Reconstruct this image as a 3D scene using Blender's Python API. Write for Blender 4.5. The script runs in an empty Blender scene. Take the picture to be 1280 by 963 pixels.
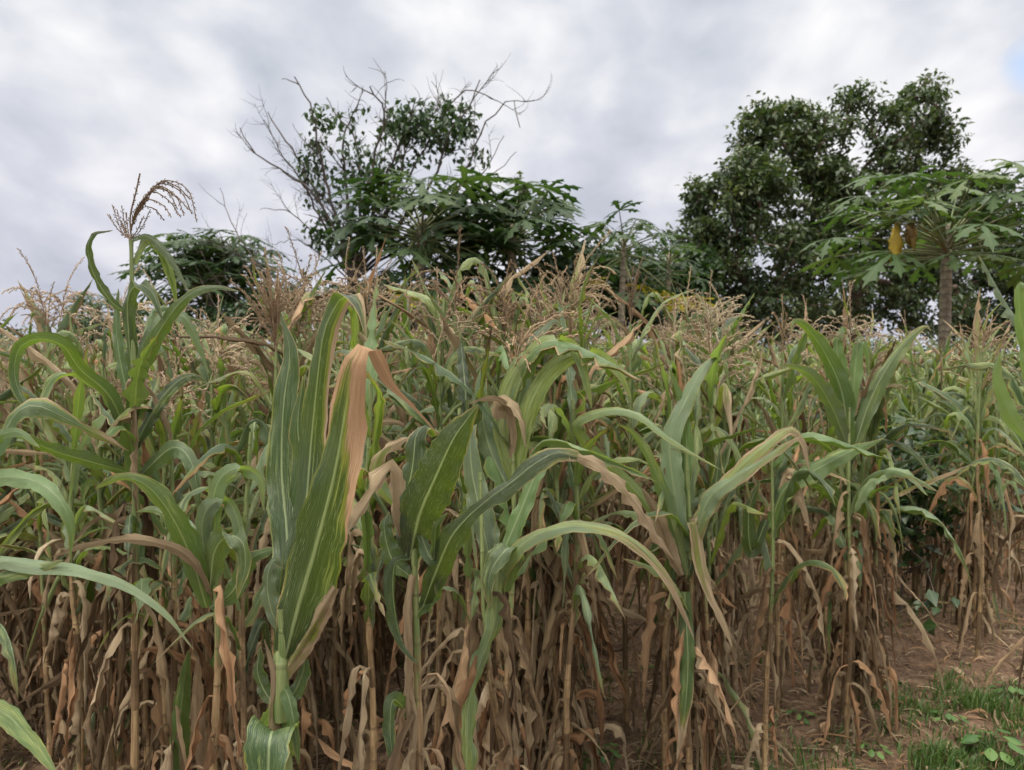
import bpy, math, random
import numpy as np
from mathutils import noise as mnoise, Vector
R = math.radians
S = bpy.context.scene
COL = S.collection

# ------------------------------------------------------------------ camera
CAM_H, PITCH, FPX = 1.6, R(2.5), 950.0
cam = bpy.data.cameras.new('camera'); camo = bpy.data.objects.new('camera', cam); COL.objects.link(camo)
camo.location = (0, 0, CAM_H); camo.rotation_euler = (R(90) - PITCH, 0, 0)
cam.sensor_width = 36; cam.lens = 36 * FPX / 1280; cam.clip_end = 2000; cam.clip_start = 0.05
cam.dof.use_dof = True; cam.dof.focus_distance = 1.75; cam.dof.aperture_fstop = 6.5
S.camera = camo
# ------------------------------------------------------------------ world (overcast)
SUN_EL, SUN_AZ = 58, -40            # sun high behind cloud, behind-left of the camera
W = bpy.data.worlds.new('World'); S.world = W; W.use_nodes = True
nt = W.node_tree; nt.nodes.clear()
def N(t, ty, **k):
    n = t.nodes.new(ty)
    for a, b in k.items(): setattr(n, a, b)
    return n
def build_world():
    L = nt.links.new
    out = N(nt, 'ShaderNodeOutputWorld'); bg = N(nt, 'ShaderNodeBackground'); bg.inputs[1].default_value = 0.1
    sky = N(nt, 'ShaderNodeTexSky', sky_type='NISHITA', sun_disc=False)
    sky.sun_elevation = R(SUN_EL); sky.sun_rotation = R(180 + SUN_AZ)
    tc = N(nt, 'ShaderNodeTexCoord'); sep = N(nt, 'ShaderNodeSeparateXYZ'); L(tc.outputs['Generated'], sep.inputs[0])
    def M(op, a, b=None, c=None, clamp=False):
        m = N(nt, 'ShaderNodeMath', operation=op); m.use_clamp = clamp
        for i, x in enumerate((a, b, c)):
            if x is None: continue
            if isinstance(x, (int, float)): m.inputs[i].default_value = x
            else: L(x, m.inputs[i])
        return m.outputs[0]
    z = M('MAXIMUM', sep.outputs[2], 0.0)
    zz = M('ADD', z, 0.42)
    cx = M('DIVIDE', sep.outputs[0], zz); cy = M('DIVIDE', sep.outputs[1], zz)
    cv = N(nt, 'ShaderNodeCombineXYZ'); L(M('ADD', M('MULTIPLY', cx, .35), M('MULTIPLY', sep.outputs[0], 1.1)), cv.inputs[0]); L(M('MULTIPLY', cy, .35), cv.inputs[1]); L(M('MULTIPLY', sep.outputs[2], 2.0), cv.inputs[2])
    def noise(sc, det, rough, off):
        mp = N(nt, 'ShaderNodeMapping'); mp.inputs['Location'].default_value = off; L(cv.outputs[0], mp.inputs[0])
        n = N(nt, 'ShaderNodeTexNoise'); n.inputs['Scale'].default_value = sc; n.inputs['Detail'].default_value = det
        n.inputs['Roughness'].default_value = rough; n.inputs['Distortion'].default_value = .25; L(mp.outputs[0], n.inputs[0]); return n.outputs[0]
    n1 = noise(2.8, 5, .42, (1.3, .4, .35)); n2 = noise(7.5, 4, .45, (5, 2, 1))
    nn = M('ADD', M('MULTIPLY', n1, .60), M('MULTIPLY', n2, .40))
    rp = N(nt, 'ShaderNodeValToRGB'); L(nn, rp.inputs[0]); e = rp.color_ramp.elements
    e[0].position = .36; e[0].color = (.37, .40, .455, 1); e[1].position = .68; e[1].color = (.72, .715, .72, 1)
    m = rp.color_ramp.elements.new(.5); m.color = (.495, .515, .565, 1)
    # lavender towards the horizon, brighter overhead as an overcast sky is
    lav = N(nt, 'ShaderNodeMix', data_type='RGBA', blend_type='MULTIPLY'); lav.inputs[7].default_value = (1.0, .965, 1.0, 1)
    L(M('SUBTRACT', 1, M('MULTIPLY', z, 3), clamp=True), lav.inputs[0]); L(rp.outputs[0], lav.inputs[6])
    zen = M('ADD', 10.0, M('MULTIPLY', M('MAXIMUM', M('SUBTRACT', z, .42), 0), 55.0))
    neu = N(nt, 'ShaderNodeMix', data_type='RGBA'); L(M('MULTIPLY', M('SUBTRACT', z, .42), 4, clamp=True), neu.inputs[0]); L(lav.outputs[2], neu.inputs[6]); neu.inputs[7].default_value = (.73, .715, .66, 1)
    vs = N(nt, 'ShaderNodeVectorMath', operation='SCALE'); L(neu.outputs[2], vs.inputs[0]); L(zen, vs.inputs['Scale'])
    # a small break in the cloud, upper right of the view
    dv = N(nt, 'ShaderNodeVectorMath', operation='DISTANCE'); L(tc.outputs['Generated'], dv.inputs[0])
    d = Vector((0.675, 1, .37)).normalized(); dv.inputs[1].default_value = d
    gap = M('SUBTRACT', M('ADD', M('MULTIPLY', n2, .22), M('MULTIPLY', dv.outputs['Value'], 5.)), .15)
    gm = N(nt, 'ShaderNodeMapRange'); L(gap, gm.inputs[0]); gm.inputs[1].default_value = -.10; gm.inputs[2].default_value = .12
    mx = N(nt, 'ShaderNodeMix', data_type='RGBA'); L(gm.outputs[0], mx.inputs[0])
    bl = N(nt, 'ShaderNodeVectorMath', operation='SCALE'); bl.inputs['Scale'].default_value = 1.9; L(sky.outputs[0], bl.inputs[0])
    L(bl.outputs[0], mx.inputs[6]); L(vs.outputs[0], mx.inputs[7])
    L(mx.outputs[2], bg.inputs[0]); L(bg.outputs[0], out.inputs[0])
build_world()
sun = bpy.data.lights.new('sun', 'SUN'); sun.energy = 1.5; sun.angle = R(10); sun.color = (1, .93, .82)
so = bpy.data.objects.new('sun', sun); COL.objects.link(so); so.rotation_euler = (R(90 - SUN_EL), 0, R(SUN_AZ))
S.view_settings.view_transform = 'Standard'; S.view_settings.look = 'None'
S.view_settings.gamma = 1; S.view_settings.exposure = 0.50; S.view_settings.use_curve_mapping = False
S.cycles.max_bounces = 7; S.cycles.diffuse_bounces = 3; S.cycles.transmission_bounces = 4

# ------------------------------------------------------------------ helpers
_f = np.array([0, math.cos(PITCH), -math.sin(PITCH)]); _u = np.array([0, math.sin(PITCH), math.cos(PITCH)])
CAMP = np.array([0, 0, CAM_H])
def at(px, py, d):
    """the point at pixel (px,py) of the 1280x963 photo, d metres in front"""
    v = _f + (px - 640) / FPX * np.array([1, 0, 0]) + (481.5 - py) / FPX * _u
    return CAMP + v * (d / v[1])
def ground_at(px, py):
    v = _f + (px - 640) / FPX * np.array([1, 0, 0]) + (481.5 - py) / FPX * _u
    return CAMP + v * (-CAM_H / v[2])
def tag(o, label=None, cat=None, group=None, kind=None):
    if label: o['label'] = label
    if cat: o['category'] = cat
    if group: o['group'] = group
    if kind: o['kind'] = kind
    return o
def empty(name, loc=(0, 0, 0), rz=0):
    o = bpy.data.objects.new(name, None); o.location = loc; o.rotation_euler = (0, 0, rz); o.empty_display_size = .1
    COL.objects.link(o); return o
class MB:
    """collects quads and triangles with two per-point attributes: A=(u,v,dry) B=(rnd,yellow,spare)"""
    def __init__(s): s.v = []; s.f = []; s.a = []; s.b = []; s.n = 0
    def add(s, v, f, A, B):
        v = np.asarray(v, float); s.v.append(v); k = len(v)
        f = np.asarray(f, int)
        if f.shape[1] == 3: f = np.c_[f, -np.ones(len(f), int)]
        f = np.where(f >= 0, f + s.n, -1); s.f.append(f); s.n += k
        s.a.append(np.broadcast_to(np.asarray(A, float), (k, 3))); s.b.append(np.broadcast_to(np.asarray(B, float), (k, 3)))
    def merge(s, o, M=None, t=None, dr=None):
        if not o.n: return
        v = np.concatenate(o.v)
        if M is not None: v = v @ M.T
        if t is not None: v = v + t
        f = np.concatenate(o.f); f = np.where(f >= 0, f + s.n, -1)
        s.v.append(v); s.f.append(f); s.n += len(v); s.a += [np.concatenate(o.a)]
        b = np.concatenate(o.b).copy()
        if dr is not None: b[:, 0] = (b[:, 0] + dr) % 1
        s.b.append(b)
    def mesh(s, name, mat):
        me = bpy.data.meshes.new(name)
        v = np.concatenate(s.v).astype(np.float32); f = np.concatenate(s.f)
        q = f[:, 3] >= 0; cnt = np.where(q, 4, 3)
        loops = f[f >= 0].astype(np.int32)
        me.vertices.add(len(v)); me.vertices.foreach_set('co', v.ravel())
        me.loops.add(len(loops)); me.loops.foreach_set('vertex_index', loops)
        me.polygons.add(len(f)); st = np.r_[0, np.cumsum(cnt)[:-1]].astype(np.int32)
        me.polygons.foreach_set('loop_start', st); me.polygons.foreach_set('loop_total', cnt.astype(np.int32))
        me.polygons.foreach_set('use_smooth', np.ones(len(f), bool))
        for nm, arr in (('A', s.a), ('B', s.b)):
            at_ = me.attributes.new(nm, 'FLOAT_VECTOR', 'POINT'); at_.data.foreach_set('vector', np.concatenate(arr).astype(np.float32).ravel())
        me.update(calc_edges=True); me.materials.append(mat); return me
    def build(s, name, mat, parent=None):
        o = bpy.data.objects.new(name, s.mesh(name, mat)); COL.objects.link(o)
        if parent: o.parent = parent
        return o
def copy_tree(o, parent=None):
    c = o.copy(); COL.objects.link(c); c.parent = parent
    for ch in KIDS.get(o.name, []):
        copy_tree(ch, c)
    return c
KIDS = {}
def kid(root, o): KIDS.setdefault(root.name, []).append(o); return o
def nrm(v): return v / np.maximum(np.linalg.norm(v, axis=-1, keepdims=True), 1e-9)
def spline(P, n):
    P = np.asarray(P, float)
    if len(P) == 2: return P[0] + (P[1] - P[0]) * np.linspace(0, 1, n)[:, None]
    d = np.r_[0, np.cumsum(np.linalg.norm(np.diff(P, axis=0), axis=1))]; d /= d[-1]
    Q = np.vstack([2 * P[0] - P[1], P, 2 * P[-1] - P[-2]])
    out = []
    for t in np.linspace(0, 1, n):
        i = min(max(np.searchsorted(d, t, 'right') - 1, 0), len(P) - 2)
        u = (t - d[i]) / max(d[i + 1] - d[i], 1e-9); p0, p1, p2, p3 = Q[i], Q[i + 1], Q[i + 2], Q[i + 3]
        out.append(.5 * ((2 * p1) + (-p0 + p2) * u + (2 * p0 - 5 * p1 + 4 * p2 - p3) * u * u + (-p0 + 3 * p1 - 3 * p2 + p3) * u ** 3))
    return np.array(out)
def ribbon(mb, P, side, w, m, fold, ruf, rng, dry, yel, rnd, torn=0., curl=0.):
    """a leaf blade: centre line P, side vectors, half widths w, m columns (even)"""
    n = len(P); T = nrm(np.gradient(P, axis=0)); side = nrm(side - T * (side * T).sum(1, keepdims=True)); nr = nrm(np.cross(side, T))
    us = np.linspace(-1, 1, m + 1); s = np.linspace(0, 1, n)
    p1, p2 = rng.uniform(0, 6.28, 2); fr = rng.uniform(5, 13)
    V = np.zeros((n, m + 1, 3)); A = np.zeros((n, m + 1, 3))
    jag = 1 + torn * (rng.random((n, 2)) - .7)
    for j, u in enumerate(us):
        au = abs(u); ph = p1 if u < 0 else p2
        wig = np.sin(fr * s * 6.28 * .5 + ph) + .5 * np.sin(fr * 1.9 * s * 6.28 * .5 + 2 * ph)
        lift = fold * au ** .8 + ruf * au ** 2 * wig
        ang = curl * au
        x = u * w * (jag[:, 0] if u < 0 else jag[:, 1]) * math.cos(ang); y = w * (lift + au * math.sin(ang))
        V[:, j] = P + side * x[:, None] + nr * y[:, None]
        A[:, j, 0] = (u + 1) / 2; A[:, j, 1] = s; A[:, j, 2] = dry
    i = np.arange(n - 1)[:, None] * (m + 1) + np.arange(m)[None]; i = i.ravel()
    F = np.stack([i, i + 1, i + m + 2, i + m + 1], 1)
    mb.add(V.reshape(-1, 3), F, A.reshape(-1, 3), (rnd, yel, 0))
def tube(mb, P, r, k=5, A=None, B=(0, 0, 0), v0=0, v1=1, dry=0):
    P = np.asarray(P, float); n = len(P); r = np.broadcast_to(np.asarray(r, float), (n,))
    T = nrm(np.gradient(P, axis=0)); ref = np.array([.31, .95, .05]) if abs(T[0][2]) > .5 else np.array([0.05, .1, 1.])
    a = nrm(np.cross(T, ref)); b = np.cross(T, a); th = np.linspace(0, 2 * math.pi, k, endpoint=False)
    V = P[:, None] + r[:, None, None] * (np.cos(th)[None, :, None] * a[:, None] + np.sin(th)[None, :, None] * b[:, None])
    i = np.arange(n - 1)[:, None] * k; j = np.arange(k)[None]; jn = (j + 1) % k
    F = np.stack([i + j, i + jn, i + k + jn, i + k + j], -1).reshape(-1, 4)
    AA = np.zeros((n, k, 3)); AA[..., 0] = th[None] / 6.2832; AA[..., 1] = np.linspace(v0, v1, n)[:, None]; AA[..., 2] = dry
    mb.add(V.reshape(-1, 3), F, AA.reshape(-1, 3), B)

# ------------------------------------------------------------------ materials
def newmat(name):
    m = bpy.data.materials.new(name); m.use_nodes = True; m.node_tree.nodes.clear(); return m
class G:
    """small node-graph writer"""
    def __init__(s, m): s.t = m.node_tree; s.L = s.t.links.new
    def n(s, ty, **k): return N(s.t, ty, **k)
    def put(s, x, sock):
        if isinstance(x, (int, float)): sock.default_value = x
        elif isinstance(x, tuple): sock.default_value = x if len(x) == 3 and sock.type == 'VECTOR' else (*x[:3], 1)
        else: s.L(x, sock)
    def m(s, op, a, b=None, c=None, clamp=False):
        q = s.n('ShaderNodeMath', operation=op); q.use_clamp = clamp
        for i, x in enumerate((a, b, c)):
            if x is not None: s.put(x, q.inputs[i])
        return q.outputs[0]
    def attr(s, nm):
        a = s.n('ShaderNodeAttribute', attribute_name=nm); p = s.n('ShaderNodeSeparateXYZ'); s.L(a.outputs['Vector'], p.inputs[0]); return p.outputs
    def vec(s, x, y, z):
        c = s.n('ShaderNodeCombineXYZ')
        for i, q in enumerate((x, y, z)): s.put(q, c.inputs[i])
        return c.outputs[0]
    def noise(s, v, sc=1, det=3, rough=.5, dist=0):
        q = s.n('ShaderNodeTexNoise'); s.L(v, q.inputs[0]); q.inputs['Scale'].default_value = sc
        q.inputs['Detail'].default_value = det; q.inputs['Roughness'].default_value = rough; q.inputs['Distortion'].default_value = dist; return q.outputs[0]
    def ramp(s, x, stops):
        r = s.n('ShaderNodeValToRGB'); s.L(x, r.inputs[0]); e = r.color_ramp.elements
        for i, (p, c) in enumerate(stops):
            q = e[i] if i < 2 else e.new(p)
            q.position = p; q.color = (*c, 1)
        return r.outputs[0]
    def mr(s, x, a, b, c=0., d=1.):
        q = s.n('ShaderNodeMapRange', interpolation_type='SMOOTHSTEP'); s.L(x, q.inputs[0])
        for i, y in enumerate((a, b, c, d)): q.inputs[i + 1].default_value = y
        return q.outputs[0]
    def mix(s, f, a, b, bt='MIX'):
        q = s.n('ShaderNodeMix', data_type='RGBA', blend_type=bt); s.put(f, q.inputs[0]); s.put(a, q.inputs[6]); s.put(b, q.inputs[7]); return q.outputs[2]
    def out(s, col, rough, bump=None, bs=.3, bd=.002, trans=0., tcol=None, spec=.5):
        p = s.n('ShaderNodeBsdfPrincipled'); s.put(col, p.inputs['Base Color']); s.put(rough, p.inputs['Roughness']); s.put(spec, p.inputs['Specular IOR Level'])
        if bump is not None:
            b = s.n('ShaderNodeBump'); b.inputs['Strength'].default_value = bs; b.inputs['Distance'].default_value = bd
            s.L(bump, b.inputs['Height']); s.L(b.outputs[0], p.inputs['Normal'])
        o = s.n('ShaderNodeOutputMaterial'); sh = p.outputs[0]
        if trans:
            tr = s.n('ShaderNodeBsdfTranslucent'); s.put(tcol if tcol is not None else col, tr.inputs[0])
            mx = s.n('ShaderNodeMixShader'); s.put(trans, mx.inputs[0]); s.L(sh, mx.inputs[1]); s.L(tr.outputs[0], mx.inputs[2]); sh = mx.outputs[0]
        s.L(sh, o.inputs[0])
def maize_leaf_material():
    m = newmat('maize_leaf'); g = G(m); u, v, dry = g.attr('A')[:3]; rnd, yel, sp = g.attr('B')[:3]
    oi = g.n('ShaderNodeObjectInfo'); rr = g.m('FRACT', g.m('ADD', rnd, g.m('MULTIPLY', oi.outputs['Random'], g.m('LESS_THAN', sp, .5))))
    a = g.m('ABSOLUTE', g.m('MULTIPLY', g.m('SUBTRACT', u, .5), 2))
    seed = g.m('MULTIPLY', rr, 41)
    big = g.noise(g.vec(g.m('MULTIPLY', u, 2.2), g.m('MULTIPLY', v, 3.2), seed), 1, 3, .6)
    stk = g.noise(g.vec(g.m('MULTIPLY', u, 16), g.m('MULTIPLY', v, 2.4), seed), 1, 4, .6, .15)
    fine = g.noise(g.vec(g.m('MULTIPLY', u, 52), g.m('MULTIPLY', v, 9), seed), 1, 3, .65)
    spk = g.noise(g.vec(g.m('MULTIPLY', u, 60), g.m('MULTIPLY', v, 38), seed), 1, 3, .7)
    hero = g.m('GREATER_THAN', sp, .5); tone = g.m('ADD', g.m('MULTIPLY', hero, g.m('SUBTRACT', sp, 1)), g.m('MULTIPLY', g.m('SUBTRACT', 1, hero), g.m('FRACT', g.m('MULTIPLY', rr, 5.7))))
    # living blade
    base = g.ramp(rr, [(0, (.022, .050, .020)), (.96, (.075, .125, .055)), (.3, (.034, .072, .022)), (.55, (.092, .165, .048)), (.78, (.20, .265, .165))])
    base = g.mix(g.mr(stk, .38, .68), base, g.mix(.28, base, (.14, .19, .06)))
    br_ = g.m('ADD', .55, g.m('MULTIPLY', g.m('FRACT', g.m('MULTIPLY', rr, 11.3)), .85)); bv = g.n('ShaderNodeVectorMath', operation='SCALE'); g.L(base, bv.inputs[0]); g.L(br_, bv.inputs['Scale']); base = bv.outputs[0]
    ym = g.mr(g.m('ADD', g.m('MULTIPLY', yel, .55), g.m('ADD', g.m('MULTIPLY', stk, .6), g.m('MULTIPLY', g.m('SUBTRACT', big, .5), .9))), .50, .70)
    base = g.mix(g.m('MULTIPLY', ym, .85), base, g.mix(g.mr(fine, .40, .60), (.10, .15, .04), (.40, .45, .15)))
    sm = g.m('MULTIPLY', g.mr(spk, .56, .70), g.m('MULTIPLY', g.mr(big, .34, .55), .85))
    base = g.mix(sm, base, (.30, .34, .20))
    base = g.mix(g.m('MULTIPLY', g.mr(fine, .52, .70), .42), base, (.27, .32, .19))
    rib = g.mr(g.m('ADD', a, g.m('MULTIPLY', v, .05)), .05, .11, 1, 0)
    base = g.mix(g.m('MULTIPLY', rib, .8), base, (.30, .36, .19))
    # dead tissue: edges and tips first, then everything
    D = g.m('ADD', g.m('MULTIPLY', dry, 1.25), g.m('ADD', g.m('MULTIPLY', g.m('POWER', a, 6), .42), g.m('MULTIPLY', g.m('POWER', v, 3), .42)))
    D = g.m('ADD', D, g.m('MULTIPLY', g.m('SUBTRACT', g.m('ADD', g.m('MULTIPLY', big, .55), g.m('MULTIPLY', stk, .45)), .5), 1.15))
    dj = g.m('ADD', D, g.m('MULTIPLY', g.m('SUBTRACT', fine, .5), .35)); dm = g.mr(dj, .52, .60); halo = g.mr(D, .36, .54)
    base = g.mix(g.m('MULTIPLY', halo, .7), base, (.30, .29, .06))
    dn = g.m('ADD', g.m('MULTIPLY', g.m('ADD', g.m('ADD', g.m('MULTIPLY', fine, .35), g.m('MULTIPLY', stk, .35)), g.m('MULTIPLY', g.m('ADD', big, g.m('MULTIPLY', g.m('SUBTRACT', big, .5), .8)), .4)), .75), g.m('MULTIPLY', g.m('SUBTRACT', tone, .27), .5))
    dc = g.ramp(dn, [(.15, (.060, .038, .022)), (.95, (.62, .53, .37)), (.32, (.14, .090, .048)), (.46, (.26, .185, .105)), (.62, (.40, .30, .185)), (.78, (.52, .40, .26))])
    tint = g.mix(g.mr(g.m('FRACT', g.m('MULTIPLY', tone, 3.3)), .55, .95), (1, 1, 1), (1.12, .86, .74))
    dc = g.mix(1., dc, tint, 'MULTIPLY')
    col = g.mix(dm, base, dc)
    vein = g.m('SINE', g.m('MULTIPLY', u, 150))
    bump = g.m('ADD', g.m('MULTIPLY', vein, .25), g.m('ADD', g.m('MULTIPLY', fine, 1.2), g.m('MULTIPLY', g.m('MULTIPLY', stk, dm), 2.5)))
    tc = g.mix(dm, g.mix(1., g.mix(.4, base, (.25, .36, .03)), (1.5, 1.6, .8), 'MULTIPLY'), dc)
    g.out(col, g.mix(dm, (.36, .36, .36), (.75, .75, .75)), bump, .8, .0024, g.mix(dm, (.27, .27, .27), (.22, .22, .22)), tc, g.mix(dm, (.75, .75, .75), (.3, .3, .3)))
    return m
def stalk_material():
    m = newmat('maize_stalk'); g = G(m); u, v, dry = g.attr('A')[:3]; rnd, yel, sp = g.attr('B')[:3]
    oi = g.n('ShaderNodeObjectInfo'); rr = g.m('FRACT', g.m('ADD', rnd, oi.outputs['Random'])); seed = g.m('MULTIPLY', rr, 31)
    # v counts nodes (one unit between two joints), yel holds the height fraction at this point
    fl = g.m('FLOOR', g.m('ADD', v, .5)); st = g.noise(g.vec(g.m('MULTIPLY', u, 9), g.m('MULTIPLY', v, .8), g.m('ADD', seed, g.m('MULTIPLY', fl, 1.7))), 1, 4, .6)
    shc = g.m('FRACT', g.m('MULTIPLY', g.m('SINE', g.m('ADD', g.m('MULTIPLY', fl, 12.99), seed)), 437.5))
    st2 = g.noise(g.vec(g.m('MULTIPLY', u, 3), g.m('MULTIPLY', v, 2.5), seed), 1, 4, .65)
    gr = g.mix(g.mr(st, .35, .65), (.10, .15, .045), (.20, .23, .09))
    br = g.ramp(g.m('ADD', g.m('MULTIPLY', st, .6), g.m('MULTIPLY', st2, .4)), [(.3, (.075, .048, .027)), (.72, (.46, .35, .21)), (.46, (.22, .152, .082)), (.58, (.36, .262, .15))])
    br = g.mix(1., br, g.mix(shc, (.45, .40, .36), (1.2, 1.15, 1.05)), 'MULTIPLY')
    hf = g.m('ADD', yel, g.m('MULTIPLY', g.m('SUBTRACT', st2, .5), .5))
    col = g.mix(g.mr(g.m('SUBTRACT', hf, g.m('MULTIPLY', dry, .5)), .46, .60), br, gr)
    fr = g.m('ABSOLUTE', g.m('SUBTRACT', g.m('FRACT', v), .5))
    col = g.mix(g.m('MULTIPLY', g.mr(fr, .455, .485), g.m('MULTIPLY', shc, .6)), col, (.09, .06, .035))
    g.out(col, .6, g.m('ADD', st, g.m('MULTIPLY', g.mr(fr, .44, .49), .8)), .5, .002)
    return m
def tassel_material():
    m = newmat('maize_tassel'); g = G(m); u, v, dry = g.attr('A')[:3]; rnd = g.attr('B')[0]
    oi = g.n('ShaderNodeObjectInfo'); rr = g.m('FRACT', g.m('ADD', rnd, oi.outputs['Random']))
    c = g.ramp(rr, [(0, (.46, .35, .21)), (1, (.56, .41, .29)), (.3, (.40, .27, .17)), (.6, (.60, .50, .33))])
    n = g.noise(g.vec(g.m('MULTIPLY', u, 4), g.m('MULTIPLY', v, 60), g.m('MULTIPLY', rr, 9)), 1, 2)
    c = g.mix(g.mr(n, .35, .7), g.mix(.5, c, (.12, .08, .045)), c)
    c = g.mix(g.m('MULTIPLY', dry, 1.), c, (.085, .055, .035))
    g.out(c, .8, trans=.15); return m
def tree_leaf_material(name, stops, trans=.25, rough=.45, spec=.5):
    m = newmat(name); g = G(m); u, v, dry = g.attr('A')[:3]; rnd = g.attr('B')[0]
    c = g.ramp(rnd, stops); rib = g.mr(g.m('ABSOLUTE', g.m('SUBTRACT', u, .5)), .02, .08, 1, 0)
    c = g.mix(g.m('MULTIPLY', rib, .35), c, g.mix(.5, c, (.2, .26, .10)))
    c = g.mix(dry, c, (.38, .30, .04))
    g.out(c, rough, trans=trans, tcol=g.mix(1., c, (1.5, 1.7, .7), 'MULTIPLY'), spec=spec); return m
def bark_material(name, dark, light, sc=8):
    m = newmat(name); g = G(m); tc = g.n('ShaderNodeTexCoord'); mp = g.n('ShaderNodeMapping'); mp.inputs['Scale'].default_value = (1, 1, .35); g.L(tc.outputs['Object'], mp.inputs[0])
    n = g.noise(mp.outputs[0], sc, 5, .65); c = g.mix(g.mr(n, .35, .65), dark, light)
    g.out(c, .85, n, .8, .02); return m
LEAF, STALK, TASSEL = maize_leaf_material(), stalk_material(), tassel_material()
TREE_LEAF = tree_leaf_material('broad_tree_leaf', [(0, (.030, .050, .023)), (1, (.135, .145, .070)), (.4, (.048, .074, .034)), (.75, (.076, .103, .048))], .22, .38)
PAPAYA_LEAF = tree_leaf_material('papaya_leaf', [(0, (.018, .038, .014)), (1, (.052, .082, .030)), (.5, (.027, .055, .019))], .3, .55, .3)
PAPAYA_LIGHT = tree_leaf_material('light_papaya_leaf', [(0, (.032, .062, .020)), (1, (.095, .13, .045)), (.5, (.050, .090, .029))], .28, .55, .35)
DARK_LEAF = tree_leaf_material('distant_leaf', [(0, (.022, .040, .020)), (1, (.060, .090, .040)), (.5, (.038, .062, .030))], .2, .55)
BUSH_LEAF = tree_leaf_material('shrub_leaf', [(0, (.014, .034, .014)), (1, (.045, .085, .026)), (.5, (.024, .052, .018))], .2, .4)
WEED_LEAF = tree_leaf_material('weed_leaf', [(0, (.05, .12, .03)), (1, (.12, .21, .05)), (.5, (.08, .16, .035))], .3, .5)
GRASS_M = tree_leaf_material('grass_blade', [(0, (.045, .095, .022)), (1, (.26, .24, .11)), (.5, (.075, .13, .032)), (.85, (.11, .16, .045))], .3, .55)
DEAD_M = tree_leaf_material('dead_papaya_leaf', [(0, (.40, .27, .03)), (1, (.16, .085, .035)), (.6, (.48, .36, .05))], .3, .7)
BARK = bark_material('grey_bark', (.055, .044, .036), (.15, .12, .10))
BARK_RED = bark_material('reddish_bark', (.075, .045, .036), (.19, .125, .10))
TWIG = bark_material('twig_bark', (.04, .030, .026), (.10, .075, .065), 5)
PTRUNK = None
def papaya_trunk_material():
    m = newmat('papaya_trunk'); g = G(m); u, v, dry = g.attr('A')[:3]
    n = g.noise(g.vec(g.m('MULTIPLY', u, 6), g.m('MULTIPLY', v, 22), 0.), 1, 4, .6)
    w = g.m('SINE', g.m('ADD', g.m('MULTIPLY', v, 190), g.m('MULTIPLY', n, 7)))
    c = g.mix(g.mr(n, .3, .7), (.17, .135, .10), (.34, .29, .22)); c = g.mix(g.m('MULTIPLY', g.mr(w, .4, 1), .55), c, (.09, .07, .05))
    g.out(c, .8, g.m('ADD', n, g.m('MULTIPLY', w, .4)), .7, .01); return m
PTRUNK = papaya_trunk_material()
PETIOLE = newmat('papaya_petiole'); _g = G(PETIOLE); _g.out(_g.mix(_g.attr('B')[0], (.09, .12, .04), (.19, .20, .085)), .6)
FRUIT = newmat('papaya_fruit'); _g = G(FRUIT); _t = _g.n('ShaderNodeTexCoord'); _g.out(_g.mix(_g.noise(_t.outputs['Object'], 6), (.04, .08, .02), (.09, .14, .04)), .4)

# ------------------------------------------------------------------ ground
def ground_height(x, y):
    f = max(0, 1 - (abs(x) + y) / 40)
    return f * (.045 * mnoise.noise(Vector((x * 1.7, y * 1.7, 0))) + .028 * mnoise.noise(Vector((x * 6, y * 6, 2))) + .013 * mnoise.noise(Vector((x * 19, y * 19, 4))))
def soil_material():
    m = newmat('red_soil'); g = G(m); tc = g.n('ShaderNodeTexCoord'); o = tc.outputs['Object']
    big = g.noise(o, .9, 4, .6); mid = g.noise(o, 7, 5, .65); fin = g.noise(o, 60, 4, .7); lit = g.noise(o, 26, 3, .6, 1.5)
    c = g.ramp(g.m('ADD', g.m('MULTIPLY', mid, .55), g.m('MULTIPLY', fin, .45)), [(.34, (.045, .028, .019)), (.70, (.30, .195, .13)), (.48, (.120, .074, .048)), (.58, (.19, .118, .077))])
    c = g.mix(g.m('MULTIPLY', g.mr(lit, .56, .66), .5), c, (.22, .165, .11))
    sep = g.n('ShaderNodeSeparateXYZ'); g.L(o, sep.inputs[0])
    d = g.m('ADD', sep.outputs[1], g.m('MULTIPLY', big, 8))
    far = g.mr(d, 14, 26); c = g.mix(g.m('MULTIPLY', far, .85), c, g.mix(big, (.06, .085, .03), (.15, .14, .07)))
    g.out(c, .92, g.m('ADD', g.m('MULTIPLY', mid, 1.), g.m('MULTIPLY', fin, .5)), 1., .03, spec=.2); return m
def build_ground():
    def axis(a, b, near, step):
        v = list(np.arange(-near if a < 0 else 0, near + 1e-6, step)); s = step
        x = near
        while x < b: s *= 1.35; x += s; v.append(min(x, b))
        if a < 0:
            x = -near; s = step
            while x > a: s *= 1.35; x -= s; v.insert(0, max(x, a))
        return np.array(v)
    xs = axis(-900, 900, 5, .06); ys = axis(-900, 900, 8, .06)
    X, Y = np.meshgrid(xs, ys); Z = np.array([[ground_height(a, b) if abs(a) < 20 and -1 < b < 25 else 0 for a in xs] for b in ys])
    mb = MB(); n, m = len(ys), len(xs); i = (np.arange(n - 1)[:, None] * m + np.arange(m - 1)[None]).ravel()
    mb.add(np.stack([X, Y, Z], -1).reshape(-1, 3), np.stack([i, i + 1, i + m + 1, i + m], 1), (0, 0, 0), (0, 0, 0))
    tag(mb.build('ground', soil_material()), kind='structure')
build_ground()

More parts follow.
